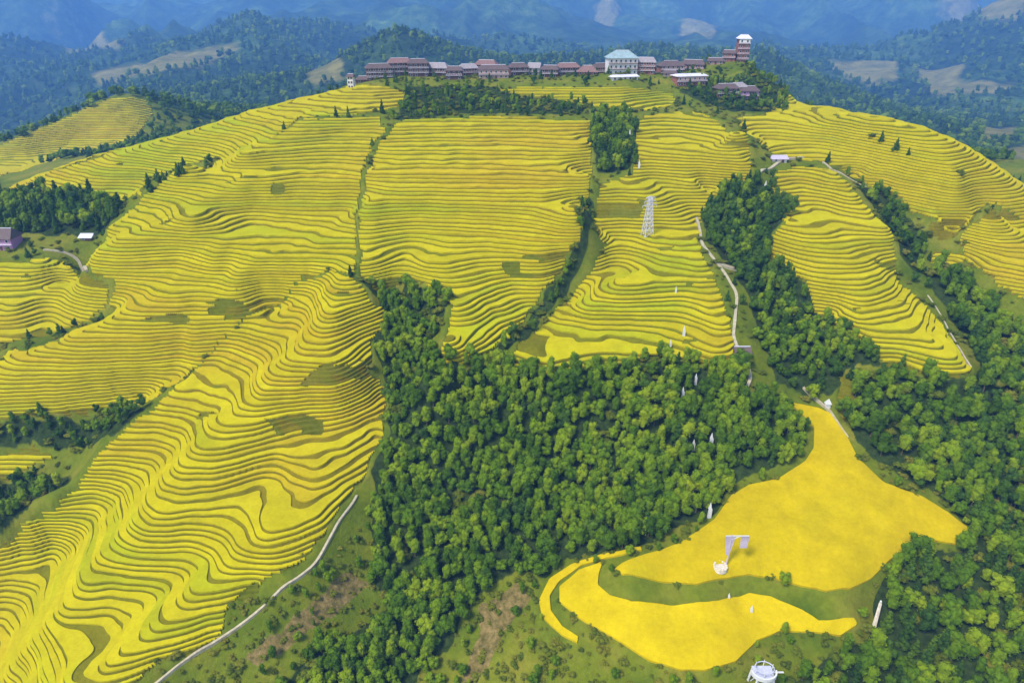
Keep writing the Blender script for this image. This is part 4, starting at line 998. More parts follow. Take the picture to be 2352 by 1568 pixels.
CROWNS = {
    'broad': [crown_mesh("crown", 11, 'round', 430, 0.034), crown_mesh("crown", 12, 'oval', 380, 0.030), crown_mesh("crown", 13, 'oval', 380, 0.030), crown_mesh("crown", 14, 'round', 430, 0.034), crown_mesh("crown", 15, 'oval', 360, 0.032)],
    'dark': [crown_mesh("crown", 21, 'cone', 420, 0.034), crown_mesh("crown", 22, 'round', 420, 0.034), crown_mesh("crown", 23, 'cone', 420, 0.034)],
    'shrub': [crown_mesh("crown", 31, 'bush', 260, 0.07), crown_mesh("crown", 32, 'bush', 260, 0.07)],
}
for c in CROWNS['broad']: c.materials.append(M['leaf'])
for c in CROWNS['dark']: c.materials.append(M['dark_leaf'])
for c in CROWNS['shrub']: c.materials.append(M['shrub'])
TRUNKS = [trunk_mesh("trunk", 41), trunk_mesh("trunk", 42)]
for t in TRUNKS: t.materials.append(M['bark'])

SOURCES = {}
def tree(name, kind, v, x, y, h, rz, wide, label, group, cat="tree", parts=True):
    z = float(height(x, y)[0])
    o = empty(name, (x, y, z - 0.15), rz)
    o.scale = (h * wide, h * wide, h)
    tag(o, label, cat, group)
    c = link("crown", CROWNS[kind][v], o)
    if kind != 'shrub': link("trunk", TRUNKS[v % 2], o)
    SOURCES.setdefault((kind, v), c)
    return o

def scatter(pl, spacing, jitter=0.42, edge=3.5):
    pl = np.array(pl)
    xs = np.arange(pl[:, 0].min(), pl[:, 0].max(), spacing)
    ys = np.arange(pl[:, 1].min(), pl[:, 1].max(), spacing * 0.9)
    X, Y = np.meshgrid(xs, ys)
    X = X + (np.arange(len(ys)) % 2)[:, None] * spacing * 0.5
    X = X + rng.uniform(-jitter, jitter, X.shape) * spacing
    Y = Y + rng.uniform(-jitter, jitter, X.shape) * spacing
    X, Y = X.ravel(), Y.ravel()
    m = inside(pl, X + edge * vnoise(X / 9, Y / 9, 95), Y + edge * vnoise(X / 9, Y / 9, 96))
    return X[m], Y[m]

def in_view(x, y, z, mx=0.02):
    """is a plan point inside the surveyed view (used to choose which trees get their own object)"""
    cp_, sp_ = math.cos(R(27)), math.sin(R(27))
    dep = y * cp_ - (z - CAM_Z) * sp_
    u = 1560 * x / dep / 1176
    v = 1560 * (y * sp_ + (z - CAM_Z) * cp_) / dep / 784
    return (np.abs(u) < 1 + mx) & (np.abs(v) < 1 + mx), dep

blocked = [np.array(p) for p in list(FIELDS.values())]
path_pts = np.concatenate([np.array(p) for k, p in PATHS.items()])
spot_pts = np.concatenate([np.array(SPOTS['marker']), np.array(SPOTS['hut']), np.array(SPOTS['log']) + [[0.0, 0.0]], np.array(SPOTS['log']) + [[1.5, 2.0]], np.array(SPOTS['log']) + [[0.5, -3.0]], np.array(SPOTS['log']) + [[3.0, 4.0]], np.array(SPOTS['tower']), np.array(SPOTS['tower']) + [[0.0, -3.0]]])
def clear_of_paths(x, y, d=2.3):
    k = ((x[:, None] - path_pts[None, :, 0]) ** 2 + (y[:, None] - path_pts[None, :, 1]) ** 2).min(1)
    s = ((x[:, None] - spot_pts[None, :, 0]) ** 2 + (y[:, None] - spot_pts[None, :, 1]) ** 2).min(1)
    return (k > d * d) & (s > 2.8 ** 2)

spots = []          # forest, kind, variant, x, y, h, wide
for nm, pl in FORESTS.items():
    sp_ = dict(valley=3.1, grove=3.3, right_forest=3.4, near_wood=2.9, knoll_ravine=3.4, gully_head=3.0, crest_trees=5.0, crest_trees_low=5.0, ravine_grove=3.6, hamlet_grove=4.2, left_valley=3.6, left_valley_low=3.4, village_shrubs=5.0, village_right=5.0, right_ravine=3.6)[nm]
    X, Y = scatter(pl, sp_)
    ok = clear_of_paths(X, Y)
    for b in blocked: ok &= ~inside(b, X, Y)
    X, Y = X[ok], Y[ok]
    dens = vnoise(X / 16, Y / 16, 91)
    for x, y, dn in zip(X, Y, dens):
        u = rng.random()
        if nm in ('valley', 'near_wood'):
            kind = 'shrub' if (dn < -0.62 and u < 0.6) else ('dark' if u < 0.06 else 'broad')
            h = rng.uniform(4.8, 8.2) * (1 + 0.15 * dn)
        elif nm == 'right_forest':
            kind = 'shrub' if u < 0.16 else ('dark' if (u < 0.34 or dn < -0.4) else 'broad')
            h = rng.uniform(4.8, 8.8)
        elif nm == 'grove':
            kind = 'dark' if (u < 0.72 and y > 250) or u < 0.35 else 'broad'
            h = rng.uniform(5.5, 9.0) if y > 250 else rng.uniform(4.5, 7.0)
        elif nm in ('hamlet_grove', 'ravine_grove'):
            kind = 'dark' if u < 0.7 else 'broad'
            h = rng.uniform(6.0, 10.0)
        elif nm in ('village_shrubs', 'knoll_ravine', 'gully_head'):
            kind = 'shrub' if u < 0.55 else ('dark' if u < 0.68 else 'broad')
            h = rng.uniform(3.0, 6.0)
        elif nm in ('crest_trees', 'crest_trees_low', 'village_right', 'right_ravine', 'left_valley', 'left_valley_low'):
            kind = 'shrub' if u < 0.35 else ('dark' if u < 0.65 else 'broad')
            h = rng.uniform(3.5, 6.5)
        if kind == 'shrub': h *= 0.45
        v = rng.integers(len(CROWNS[kind]))
        wide = rng.uniform(0.85, 1.2) * (1.15 if kind == 'broad' else 1.0) * (1.5 if kind == 'shrub' else 1.0)
        spots.append((nm, kind, int(v), x, y, h, wide))

# grassy ground: loose shrubs
def shrub_spots(pl, spacing, hmin, hmax, keep=1.0, tall=0.0):
    X, Y = scatter(pl, spacing)
    ok = clear_of_paths(X, Y, 1.3)
    for b in blocked: ok &= ~inside(b, X, Y)
    for x, y in zip(X[ok], Y[ok]):
        if rng.random() > keep: continue
        if rng.random() < tall: spots.append(('scrub', 'broad', int(rng.integers(5)), x, y, rng.uniform(2.5, 4.5), rng.uniform(0.9, 1.3)))
        else: spots.append(('scrub', 'shrub', int(rng.integers(2)), x, y, rng.uniform(hmin, hmax), rng.uniform(1.2, 2.0)))

near_zone = [(-120, 78), (-105, 110), (-95, 135), (-60, 150), (-42, 175), (-30, 195), (20, 200), (60, 190), (90, 175), (140, 190), (190, 215), (200, 90), (120, 78)]
Xn, Yn = scatter(near_zone, 2.6)
jn = np.searchsorted(Y_, Yn).clip(1, NR - 1) - 1
inn = ((Xn / Yn - S_[0]) / (S_[1] - S_[0])).astype(int).clip(0, NS - 2)
free = (hill_id[jn, inn] < 0) & ~forest_cell[jn, inn] & ~field_any[jn, inn] & clear_of_paths(Xn, Yn, 1.2)
for pl in MOWN: free &= ~inside(pl, Xn, Yn)
brn = brown_cell[jn, inn]
for x, y, b in zip(Xn[free], Yn[free], brn[free]):
    u = rng.random()
    if u < (0.45 if b else 0.72):
        spots.append(('scrub', 'shrub', int(rng.integers(2)), x, y, rng.uniform(0.6, 2.0), rng.uniform(1.1, 1.9)))
    elif u > (0.97 if b else 0.84):
        spots.append(('scrub', 'broad', int(rng.integers(5)), x, y, rng.uniform(2.6, 5.0), rng.uniform(0.9, 1.3)))
# verges between the hillsides further up
for x0, x1, y0, y1, sp_, kp in ((-260, 300, 200, 520, 4.2, 0.5),):
    X, Y = scatter([(x0, y0), (x1, y0), (x1 + 60, y1), (x0 - 60, y1)], sp_)
    jn = np.searchsorted(Y_, Y).clip(1, NR - 1) - 1
    inn = ((X / Y - S_[0]) / (S_[1] - S_[0])).astype(int).clip(0, NS - 2)
    free = (hill_id[jn, inn] < 0) & ~forest_cell[jn, inn] & ~field_any[jn, inn] & clear_of_paths(X, Y, 1.6)
    for x, y in zip(X[free], Y[free]):
        u = rng.random()
        if u > kp: continue
        if u < 0.08: spots.append(('scrub', 'dark', int(rng.integers(3)), x, y, rng.uniform(3, 6), 1.0))
        else: spots.append(('scrub', 'shrub', int(rng.integers(2)), x, y, rng.uniform(0.8, 2.2), rng.uniform(1.2, 2.0)))

TREE_TEXT = {
    ('valley', 'broad'): ("leafy green tree in the valley wood below the middle terraces", "trees of the valley wood"),
    ('valley', 'dark'): ("dark evergreen tree among the lighter trees of the valley wood", "dark trees of the valley wood"),
    ('near_wood', 'broad'): ("leafy green tree in the wood below the concrete spur path", "trees of the wood below the spur path"),
    ('near_wood', 'dark'): ("dark evergreen tree in the wood below the concrete spur path", "dark trees of the wood below the spur path"),
    ('right_forest', 'broad'): ("leafy green tree in the wood beside and below the golden field", "trees of the wood beside the golden field"),
    ('right_forest', 'dark'): ("dark evergreen tree in the wood beside the golden field", "dark trees beside the golden field"),
    ('grove', 'dark'): ("tall dark tree in the ravine grove between the two terraced knolls", "dark trees of the ravine grove"),
    ('grove', 'broad'): ("leafy green tree in the ravine grove between the two terraced knolls", "leafy trees of the ravine grove"),
}
TREE_NAME = {'broad': 'leafy_tree', 'dark': 'evergreen_tree', 'shrub': 'shrub'}
arr_z = height(np.array([s[3] for s in spots]), np.array([s[4] for s in spots]))
vis, dep = in_view(np.array([s[3] for s in spots]), np.array([s[4] for s in spots]), arr_z)
size = np.array([s[5] * s[6] for s in spots]) / dep
own = set()
quota = {'broad': 285, 'dark': 110}
for kind, q in quota.items():
    idx = [i for i, s in enumerate(spots) if s[1] == kind and (s[0], kind) in TREE_TEXT and vis[i]]
    idx.sort(key=lambda i: -size[i])
    own |= set(idx[:q])
def edge_gap(x, y, pl):
    A = np.array(pl, float)
    d = np.roll(A, -1, 0) - A
    k = (((np.array([x, y]) - A) * d).sum(1) / ((d ** 2).sum(1) + 1e-9)).clip(0, 1)
    return float(np.sqrt((((A + d * k[:, None]) - [x, y]) ** 2).sum(1).min()))
NEAR = [("beside the broad golden field", FIELDS['upper_field'], 7), ("below the lower golden field", FIELDS['lower_field'], 9), ("under the centre knoll", HILLSIDES['centre_knoll'], 8),
        ("at the foot of the front spur", HILLSIDES['front_spur'], 8), ("under the middle slope", HILLSIDES['middle_slope'], 8), ("under the right knoll", HILLSIDES['right_knoll'], 9)]
WOOD = {'valley': "in the valley wood", 'near_wood': "in the wood below the spur path", 'right_forest': "in the wood past the golden fields", 'grove': "in the ravine grove between the knolls"}
SHAPE = {('broad', 0): "round crowned", ('broad', 1): "slender oval", ('broad', 2): "upright oval", ('broad', 3): "bushy round", ('broad', 4): "narrow leafy", ('dark', 0): "pointed dark", ('dark', 1): "round dark", ('dark', 2): "slim dark"}
for i in sorted(own):
    nm, kind, v, x, y, h, wide = spots[i]
    where = min(((edge_gap(x, y, pl) / lim, tx_) for tx_, pl, lim in NEAR), default=(9, ""))
    place_ = WOOD[nm] + (", " + where[1] if where[0] < 1 else "")
    tall = "tall" if h > 7.4 else ("small" if h < 5.6 else "middling")
    tree(TREE_NAME[kind], kind, v, x, y, h, rng.uniform(0, 6.28), wide, "%s %s tree %s" % (tall, SHAPE[(kind, v)], place_), TREE_TEXT[(nm, kind)][1])

# lone pointed trees up the slopes
LONE = ["slim dark pointed tree on the verge at the top of the gully", "slim dark tree on the upper left terraces beside the gully head", "small dark pointed tree on the upper left terraces", "dark pointed tree at the end of the shrub belt below the village"]
for i, (x, y) in enumerate(SPOTS['poplar']):
    lb = LONE[i] if i < 4 else ("dark tree in the gully between the left ridge and the terraced slope" if i < 8 else "tall slim dark tree rising above the hamlet grove")
    gr = None if i < 4 else ("trees in the left gully" if i < 8 else "tall trees of the hamlet grove")
    tree("evergreen_tree", 'dark', 0 if i % 2 else 2, x, y, [8, 6, 6, 8, 9, 7, 7, 6, 13, 11][i], i * 1.3, 0.8 if i < 4 else 1.0, lb, gr)

for kind in CROWNS:
    for v in range(len(CROWNS[kind])):
        if (kind, v) not in SOURCES:
            i = next(k for k, s in enumerate(spots) if s[1] == kind and s[2] == v and k not in own and vis[k])
            own.add(i)
            _, _, _, x, y, h, wide = spots[i]
            tree(TREE_NAME[kind], kind, v, x, y, h, 0.4, wide, "low bushy shrub on the grassy bank below the golden fields", "shrubs on the near banks", "shrub")

def wood(name, pts, label):
    """many plants that read as one mass: crowns set on points by geometry nodes"""
    P = np.array([[p[3], p[4]] for p in pts])
    z = height(P[:, 0], P[:, 1]) - 0.15
    me = bpy.data.meshes.new(name)
    me.vertices.add(len(P))
    me.vertices.foreach_set("co", np.c_[P, z].astype(np.float32).ravel())
    sc = np.array([[p[5] * p[6], p[5] * p[6], p[5]] for p in pts], dtype=np.float32)
    ro = np.c_[rng.normal(0, 0.05, len(P)), rng.normal(0, 0.05, len(P)), rng.uniform(0, 6.28, len(P))].astype(np.float32)
    kinds = sorted({(p[1], p[2]) for p in pts})
    vi = np.array([kinds.index((p[1], p[2])) for p in pts], dtype=np.int32)
    me.attributes.new("size", 'FLOAT_VECTOR', 'POINT').data.foreach_set("vector", sc.ravel())
    me.attributes.new("turn", 'FLOAT_VECTOR', 'POINT').data.foreach_set("vector", ro.ravel())
    me.attributes.new("sort", 'INT', 'POINT').data.foreach_set("value", vi)
    o = link(name, me)
    ng = bpy.data.node_groups.new(name, 'GeometryNodeTree')
    ng.interface.new_socket("Geometry", in_out='INPUT', socket_type='NodeSocketGeometry')
    ng.interface.new_socket("Geometry", in_out='OUTPUT', socket_type='NodeSocketGeometry')
    gi, go = ng.nodes.new("NodeGroupInput"), ng.nodes.new("NodeGroupOutput")
    jn_ = ng.nodes.new("GeometryNodeJoinGeometry")
    def attr(nm, ty):
        a = ng.nodes.new("GeometryNodeInputNamedAttribute")
        a.data_type = ty
        a.inputs["Name"].default_value = nm
        return a.outputs["Attribute"]
    a_s, a_r, a_k = attr("size", 'FLOAT_VECTOR'), attr("turn", 'FLOAT_VECTOR'), attr("sort", 'INT')
    e2r = ng.nodes.new("FunctionNodeEulerToRotation")
    ng.links.new(a_r, e2r.inputs[0])
    for i, kv in enumerate(kinds):
        oi = ng.nodes.new("GeometryNodeObjectInfo")
        oi.transform_space = 'ORIGINAL'
        oi.inputs["Object"].default_value = SOURCES[kv]
        oi.inputs["As Instance"].default_value = True
        cmp_ = ng.nodes.new("FunctionNodeCompare")
        cmp_.data_type = 'INT'
        cmp_.operation = 'EQUAL'
        ng.links.new(a_k, cmp_.inputs[2])
        cmp_.inputs[3].default_value = i
        ip = ng.nodes.new("GeometryNodeInstanceOnPoints")
        ng.links.new(gi.outputs[0], ip.inputs["Points"])
        ng.links.new(cmp_.outputs[0], ip.inputs["Selection"])
        ng.links.new(oi.outputs["Geometry"], ip.inputs["Instance"])
        ng.links.new(e2r.outputs[0], ip.inputs["Rotation"])
        ng.links.new(a_s, ip.inputs["Scale"])
        ng.links.new(ip.outputs[0], jn_.inputs[0])
    ng.links.new(jn_.outputs[0], go.inputs[0])
    md = o.modifiers.new("scatter", 'NODES')
    md.node_group = ng
    return tag(o, label, "vegetation", None, 'stuff')

rest = [s for i, s in enumerate(spots) if i not in own]
wood("forest", [s for s in rest if s[0] != 'scrub'], "rest of the mixed green woods filling the valleys between the terraced hills")
wood("scrub", [s for s in rest if s[0] == 'scrub'], "low shrubs and bushes scattered over the grassy banks and gullies")

# far woods on the slopes behind the ridge
far_spots = []
for x0, x1, y0, y1, sp_, hs in ((-620, -240, 560, 690, 8.0, 0.9), (215, 620, 520, 690, 8.0, 0.9), (-620, 620, 690, 1000, 12.0, 1.3), (-900, 900, 1000, 1700, 20.0, 1.8), (-1500, 1500, 1700, 2900, 34.0, 2.6)):
    X, Y = scatter([(x0, y0), (x1, y0), (x1 * 1.3, y1), (x0 * 1.3, y1)], sp_)
    jn = np.searchsorted(Y_, Y).clip(1, NR - 1) - 1
    inn = ((X / Y - S_[0]) / (S_[1] - S_[0])).astype(int).clip(0, NS - 2)
    free = (hill_id[jn, inn] < 0) & ~forest_cell[jn, inn] & (mcov[jn, inn, 0] < 0.5) & ~((np.abs(X + 5) < 165) & (Y < 515)) & ~((X > 60) & (X < 165) & (Y < 530))
    for x, y in zip(X[free], Y[free]):
        kind = 'dark' if rng.random() < 0.55 else 'broad'
        far_spots.append(('far', kind, int(rng.integers(len(CROWNS[kind]))), x, y, rng.uniform(5, 9) * hs, rng.uniform(1.2, 1.8)))
wood("far_forest", far_spots, "hazy blue green forest covering the mountain slopes behind the village ridge")
print("plants", len(spots), len(own), len(far_spots))

# ------------------------------------------------------------------ village
def gable_roof(w, d, h, over, hip=0.0, thick=0.22):
    def fn(bm):
        x0, y0 = w / 2 + over, d / 2 + over
        drop = -over * h / (d / 2) * 0.6
        hx = x0 - hip
        for dz, top in ((0.0, True), (-thick, False)):
            pass
        def shell(dz):
            a = [bm.verts.new((sx * x0, sy * y0, drop + dz)) for sx, sy in ((-1, -1), (1, -1), (1, 1), (-1, 1))]
            r_ = [bm.verts.new((-hx, 0, h + dz)), bm.verts.new((hx, 0, h + dz))]
            return a, r_
        a, r_ = shell(0)
        b, q = shell(-thick)
        bm.faces.new((a[0], a[1], r_[1], r_[0]))
        bm.faces.new((a[2], a[3], r_[0], r_[1]))
        bm.faces.new((a[1], a[2], r_[1]))
        bm.faces.new((a[3], a[0], r_[0]))
        bm.faces.new((q[0], q[1], b[1], b[0]))
        bm.faces.new((q[1], q[0], b[3], b[2]))
        for i in range(4):
            j = (i + 1) % 4
            bm.faces.new((a[i], b[i], b[j], a[j]))
    return bm_mesh("roof", fn)

WIN = bm_mesh("window", lambda bm: bx(bm, (0, 0, 0), (1.1, 0.14, 1.25)))
WIN.materials.append(M['glass'])
FRAME = bm_mesh("frame", lambda bm: [bx(bm, (0, -0.02, 0.70), (1.35, 0.16, 0.12)), bx(bm, (0, -0.02, -0.70), (1.45, 0.22, 0.12)), bx(bm, (-0.62, -0.02, 0), (0.12, 0.16, 1.3)), bx(bm, (0.62, -0.02, 0), (0.12, 0.16, 1.3))])
FRAME.materials.append(M['paint'])
def house(x, y, w, d, floors, wall, roof, label, rz=0.0, hip=2.0, rh=2.6, base=0.0, upper=None, z=None, fh=2.9, name="house", balcony=True, group="village houses"):
    zz = (float(min(height([x - w / 2, x + w / 2, x], [y, y, y - d / 2]))) if z is None else z) - 0.3
    o = empty(name, (x, y, zz), rz)
    tag(o, label, "house", group)
    H = floors * fh
    def walls(bm):
        bx(bm, (0, 0, H / 2 + base / 2), (w, d, H + base + 0.02))
        for c in (-1, 1):
            for e in (-1, 1): bx(bm, (c * (w / 2 - .1), e * (d / 2 - .1), H / 2), (0.36, 0.36, H + 0.3))
    link("wall", bm_mesh("wall", walls), o, [M[wall]])
    if upper:
        link("upper_wall", bm_mesh("upper_wall", lambda bm: bx(bm, (0, -0.25, H - fh / 2 + 0.1), (w * 0.96, d + 0.3, fh - 0.4))), o, [M[upper]])
    if balcony:
        for f in range(1, floors):
            def rail(bm, f=f):
                bx(bm, (0, -d / 2 - 0.5, f * fh), (w + 0.5, 1.0, 0.16))
                bx(bm, (0, -d / 2 - 0.95, f * fh + 0.85), (w + 0.5, 0.1, 0.12))
                n = max(3, int(w / 1.6))
                for i in range(n + 1): bx(bm, (-w / 2 + w * i / n, -d / 2 - 0.95, f * fh + 0.45), (0.1, 0.1, 0.8))
            link("balcony", bm_mesh("balcony", rail), o, [M['tile_pale'] if wall != 'plaster_white' else M['timber']])
    nwin = max(2, int(w / 3.0))
    for f in range(floors):
        for i in range(nwin):
            wx = -w / 2 + w * (i + 0.5) / nwin
            if f == 0 and i == nwin // 2:
                link("door", bm_mesh("door", lambda bm: bx(bm, (wx, -d / 2 - 0.06, 1.05), (1.2, 0.14, 2.1))), o, [M['timber']])
                continue
            wo_ = link("window", WIN, o)
            wo_.location = (wx, -d / 2 - (0.09 if not (upper and f == floors - 1) else 0.43), f * fh + 1.55)
            link("frame", FRAME, wo_)
    ro = link("roof", gable_roof(w, d, rh, 0.9, hip), o, [M[roof]])
    ro.location = (0, 0, H + base + 0.12)
    link("ridge_cap", bm_mesh("ridge_cap", lambda bm: bx(bm, (0, 0, rh + 0.08), (w + 1.6 - 2 * hip, 0.35, 0.25))), ro, [M['tile_pale']])
    return o

def place(gx, Yd):
    """plan position on the village ridge"""
    return (gx - 1176) / 1560 * (Yd * 0.891 + 24), Yd

V_ = [  # bearing, distance, width, depth, floors, wall, roof, label, hip, roof height, options
    (808, 462, 3.4, 3.4, 3, 'plaster_white', 'slate', "narrow white tower house at the left end of the village", 0.8, 1.2, dict(balcony=False)),
    (832, 476, 9.0, 7, 1, 'timber', 'slate', "low timber house beside the narrow white tower house", 2, 1.6, {}),
    (874, 484, 15, 9, 3, 'timber', 'slate', "dark timber house with three balcony floors, first in the left row", 2.5, 2.2, {}),
    (919, 487, 13, 9, 3, 'timber', 'mauve_tile', "dark timber house with a mauve roof in the left row", 2.0, 2.4, {}),
    (962, 483, 14, 9, 3, 'timber', 'slate', "dark timber house with a slate roof in the middle of the left row", 2.5, 2.2, {}),
    (1006, 488, 14, 9, 2, 'timber', 'tile', "timber house with a grey roof in the left row", 2.5, 2.6, {}),
    (1046, 480, 11, 8, 2, 'timber', 'slate', "small dark timber house stepping forward from the left row", 2.0, 2.0, {}),
    (1076, 494, 11, 9, 2, 'timber_red', 'tile', "reddish timber house closing the left row", 2.0, 2.2, {}),
    (1134, 478, 20, 9, 2, 'plaster_pink', 'slate', "wide house with a pink plaster front and dark roof", 2.5, 2.2, dict(upper='plaster_pink', fh=3.0)),
    (1118, 498, 15, 9, 3, 'timber', 'mauve_tile', "timber house with a mauve roof behind the pink fronted house", 2.5, 2.4, {}),
    (1190, 483, 12, 8, 2, 'timber', 'slate', "dark timber house beside the pink fronted house", 2.0, 2.2, {}),
    (1228, 487, 8, 8, 2, 'plaster_white', 'tile', "small house with a white gable wall between timber houses", 0.2, 2.4, {}),
    (1262, 484, 12, 8, 2, 'timber', 'slate', "long low timber house right of the white gabled house", 2.0, 2.0, {}),
    (1302, 490, 13, 8, 2, 'timber', 'mauve_tile', "timber house with a mauve roof near the low hipped house", 2.0, 2.2, {}),
    (1348, 480, 12, 8, 1, 'timber_red', 'mauve_tile', "low house with a broad mauve hipped roof", 4.0, 3.2, {}),
    (1378, 493, 10, 8, 2, 'timber_red', 'slate', "red timber house tucked behind the low hipped house", 1.5, 2.2, {}),
    (1424, 484, 19, 11, 3, 'plaster_white', 'tile_teal', "tall white house with a teal hipped roof", 6.0, 4.0, dict(fh=3.5)),
    (1480, 481, 14, 9, 3, 'timber_red', 'tile', "red timber annex beside the tall white house", 2.0, 2.4, {}),
    (1432, 464, 16, 4, 1, 'plaster_white', 'tile_pale', "low white outbuilding in front of the tall white house", 1.0, 0.8, dict(balcony=False)),
    (1540, 500, 18, 10, 3, 'timber_red', 'slate', "big salmon red guesthouse with a dark roof above the terraces", 4.0, 2.8, dict(upper='plaster_pink')),
    (1592, 506, 15, 9, 2, 'timber_red', 'slate', "red timber house stepping up behind the salmon guesthouse", 2.0, 2.4, {}),
    (1580, 468, 19, 9, 2, 'timber_red', 'tile_pale', "red house with a flat pale roof below the salmon guesthouse", 1.0, 0.9, dict(upper='plaster_pink')),
    (1540, 474, 9, 7, 1, 'plaster_pink', 'slate', "small pink shed left of the flat roofed red house", 1.0, 1.4, dict(balcony=False)),
    (1668, 452, 12, 8, 2, 'timber', 'slate', "dark timber house among the trees below the hilltop tower", 2.0, 2.2, {}),
    (1716, 455, 14, 8, 2, 'purple', 'slate', "mauve timber house at the right end of the village", 2.0, 2.2, {}),
    (1690, 463, 10, 7, 2, 'timber', 'tile', "grey roofed house behind the two houses in the trees", 2.0, 2.0, {}),
    (1640, 511, 11, 7, 1, 'plaster_pink', 'slate', "small pink house on the lane up to the hilltop tower", 1.0, 1.6, {}),
    (1670, 513, 9, 7, 2, 'timber_red', 'slate', "red house at the foot of the hilltop tower", 1.0, 1.6, {}),
    (1696, 515, 7.5, 7, 5, 'timber_red', 'tile_pale', "tall red and white tower house on the hilltop", 2.0, 2.0, dict(fh=3.3, upper='plaster_white')),
]
for gx, Yd, w, d, fl, wa, ro, lb, hip, rh, kw in V_:
    x, y = place(gx, Yd)
    if gx not in (808, 1424, 1696): y += random.uniform(-4, 6)
    kw = dict(kw)
    kw.setdefault('fh', random.uniform(2.5, 3.1))
    house(x, y, w * random.uniform(0.9, 1.1), d, fl, wa, ro, lb, rz=random.uniform(-0.35, 0.35), hip=hip, rh=rh, **kw)

# hamlet on the left
hx, hy = SPOTS['hut'][3]
house(hx - 2, hy + 2, 11, 8, 2, 'purple', 'slate', "mauve walled house with a slate roof by the dark grove", hip=1.5, rh=3.4, fh=3.2, group="hamlet houses", name="house")
hx, hy = SPOTS['hut'][4]
house(hx, hy + 1, 5, 4, 1, 'timber', 'paint', "small shed with a white roof at the edge of the dark grove", hip=0.1, rh=1.0, fh=2.2, group="hamlet houses", balcony=False, name="shed")
hx, hy = SPOTS['hut'][0]
house(hx, hy, 4.6, 3.6, 1, 'stone', 'slate', "small stone hut with a slate roof on the ravine path", hip=0.2, rh=1.3, fh=2.3, group="huts", balcony=False, name="hut")
hx, hy = SPOTS['hut'][5]
house(hx, hy + 2, 7, 4, 1, 'plaster_white', 'lilac', "lilac roofed shelter on the path above the right knoll", hip=0.2, rh=1.0, fh=2.2, group="huts", balcony=False, name="shelter")
for (gx, Yd, lb) in ((449, 3150, "lone far farmhouse on the bare ridge left of the village"), (1490, 2700, "tiny pale farmhouse high on the wooded slope behind the village")):
    x, y = place(gx, Yd)
    house(x, y, 12, 8, 2, 'plaster_white' if gx > 1000 else 'timber', 'tile', lb, hip=1.5, rh=2.6, group="far farmhouses", balcony=False)

# small white tent-like shrine by the field path
hx, hy = SPOTS['hut'][1]
o = empty("shrine", (hx, hy, float(height(hx, hy)[0]) - 0.1))
tag(o, "small white pointed shrine where the path enters the golden field", "shrine")
link("body", bm_mesh("body", lambda bm: bx(bm, (0, 0, 0.8), (1.7, 1.4, 1.6), None, 0.85)), o, [M['paint']])
link("roof", bm_mesh("roof", lambda bm: bx(bm, (0, 0, 2.5), (2.1, 1.8, 1.9), None, 0.06)), o, [M['paint']])

# ------------------------------------------------------------------ lattice pylon on the centre knoll
px, py = SPOTS['pylon'][0]
pz = float(height(px, py)[0])
PH, PB, PT = 17.5, 2.0, 0.65
pyl = empty("lattice_pylon", (px, py + 1.0, pz - 0.4), 0.3)
tag(pyl, "pale steel lattice pylon standing on the centre knoll terraces", "pylon")
def leg_at(sx, sy, t): return Vector((sx * (PB + (PT - PB) * t), sy * (PB + (PT - PB) * t), PH * t))
for sx in (-1, 1):
    for sy in (-1, 1):
        link("leg", bm_mesh("leg", lambda bm: bar(bm, leg_at(sx, sy, 0), leg_at(sx, sy, 1), 0.20, 0.13)), pyl, [M['steel']])
lv = [0, .16, .31, .45, .58, .70, .82, .92, 1.0]
for a, b in zip(lv[:-1], lv[1:]):
    def br(bm):
        for (s0, s1) in (((-1, -1), (1, -1)), ((1, -1), (1, 1)), ((1, 1), (-1, 1)), ((-1, 1), (-1, -1))):
            bar(bm, leg_at(*s0, a), leg_at(*s1, b), 0.09, n=4)
            bar(bm, leg_at(*s1, a), leg_at(*s0, b), 0.09, n=4)
            bar(bm, leg_at(*s0, b), leg_at(*s1, b), 0.09, n=4)
    link("brace", bm_mesh("brace", br), pyl, [M['steel']])
for zz, L in ((PH * 0.80, 3.4), (PH * 0.90, 2.8), (PH * 0.99, 2.2)):
    def arm(bm):
        bar(bm, (-L, 0, zz), (L, 0, zz), 0.12, n=4)
        bar(bm, (-L, 0, zz), (0, 0, zz + 0.9), 0.08, n=4)
        bar(bm, (L, 0, zz), (0, 0, zz + 0.9), 0.08, n=4)
        for e in (-L, L): bar(bm, (e, 0, zz), (e, 0, zz - 1.0), 0.1, n=5)
    link("cross_arm", bm_mesh("cross_arm", arm), pyl, [M['steel']])

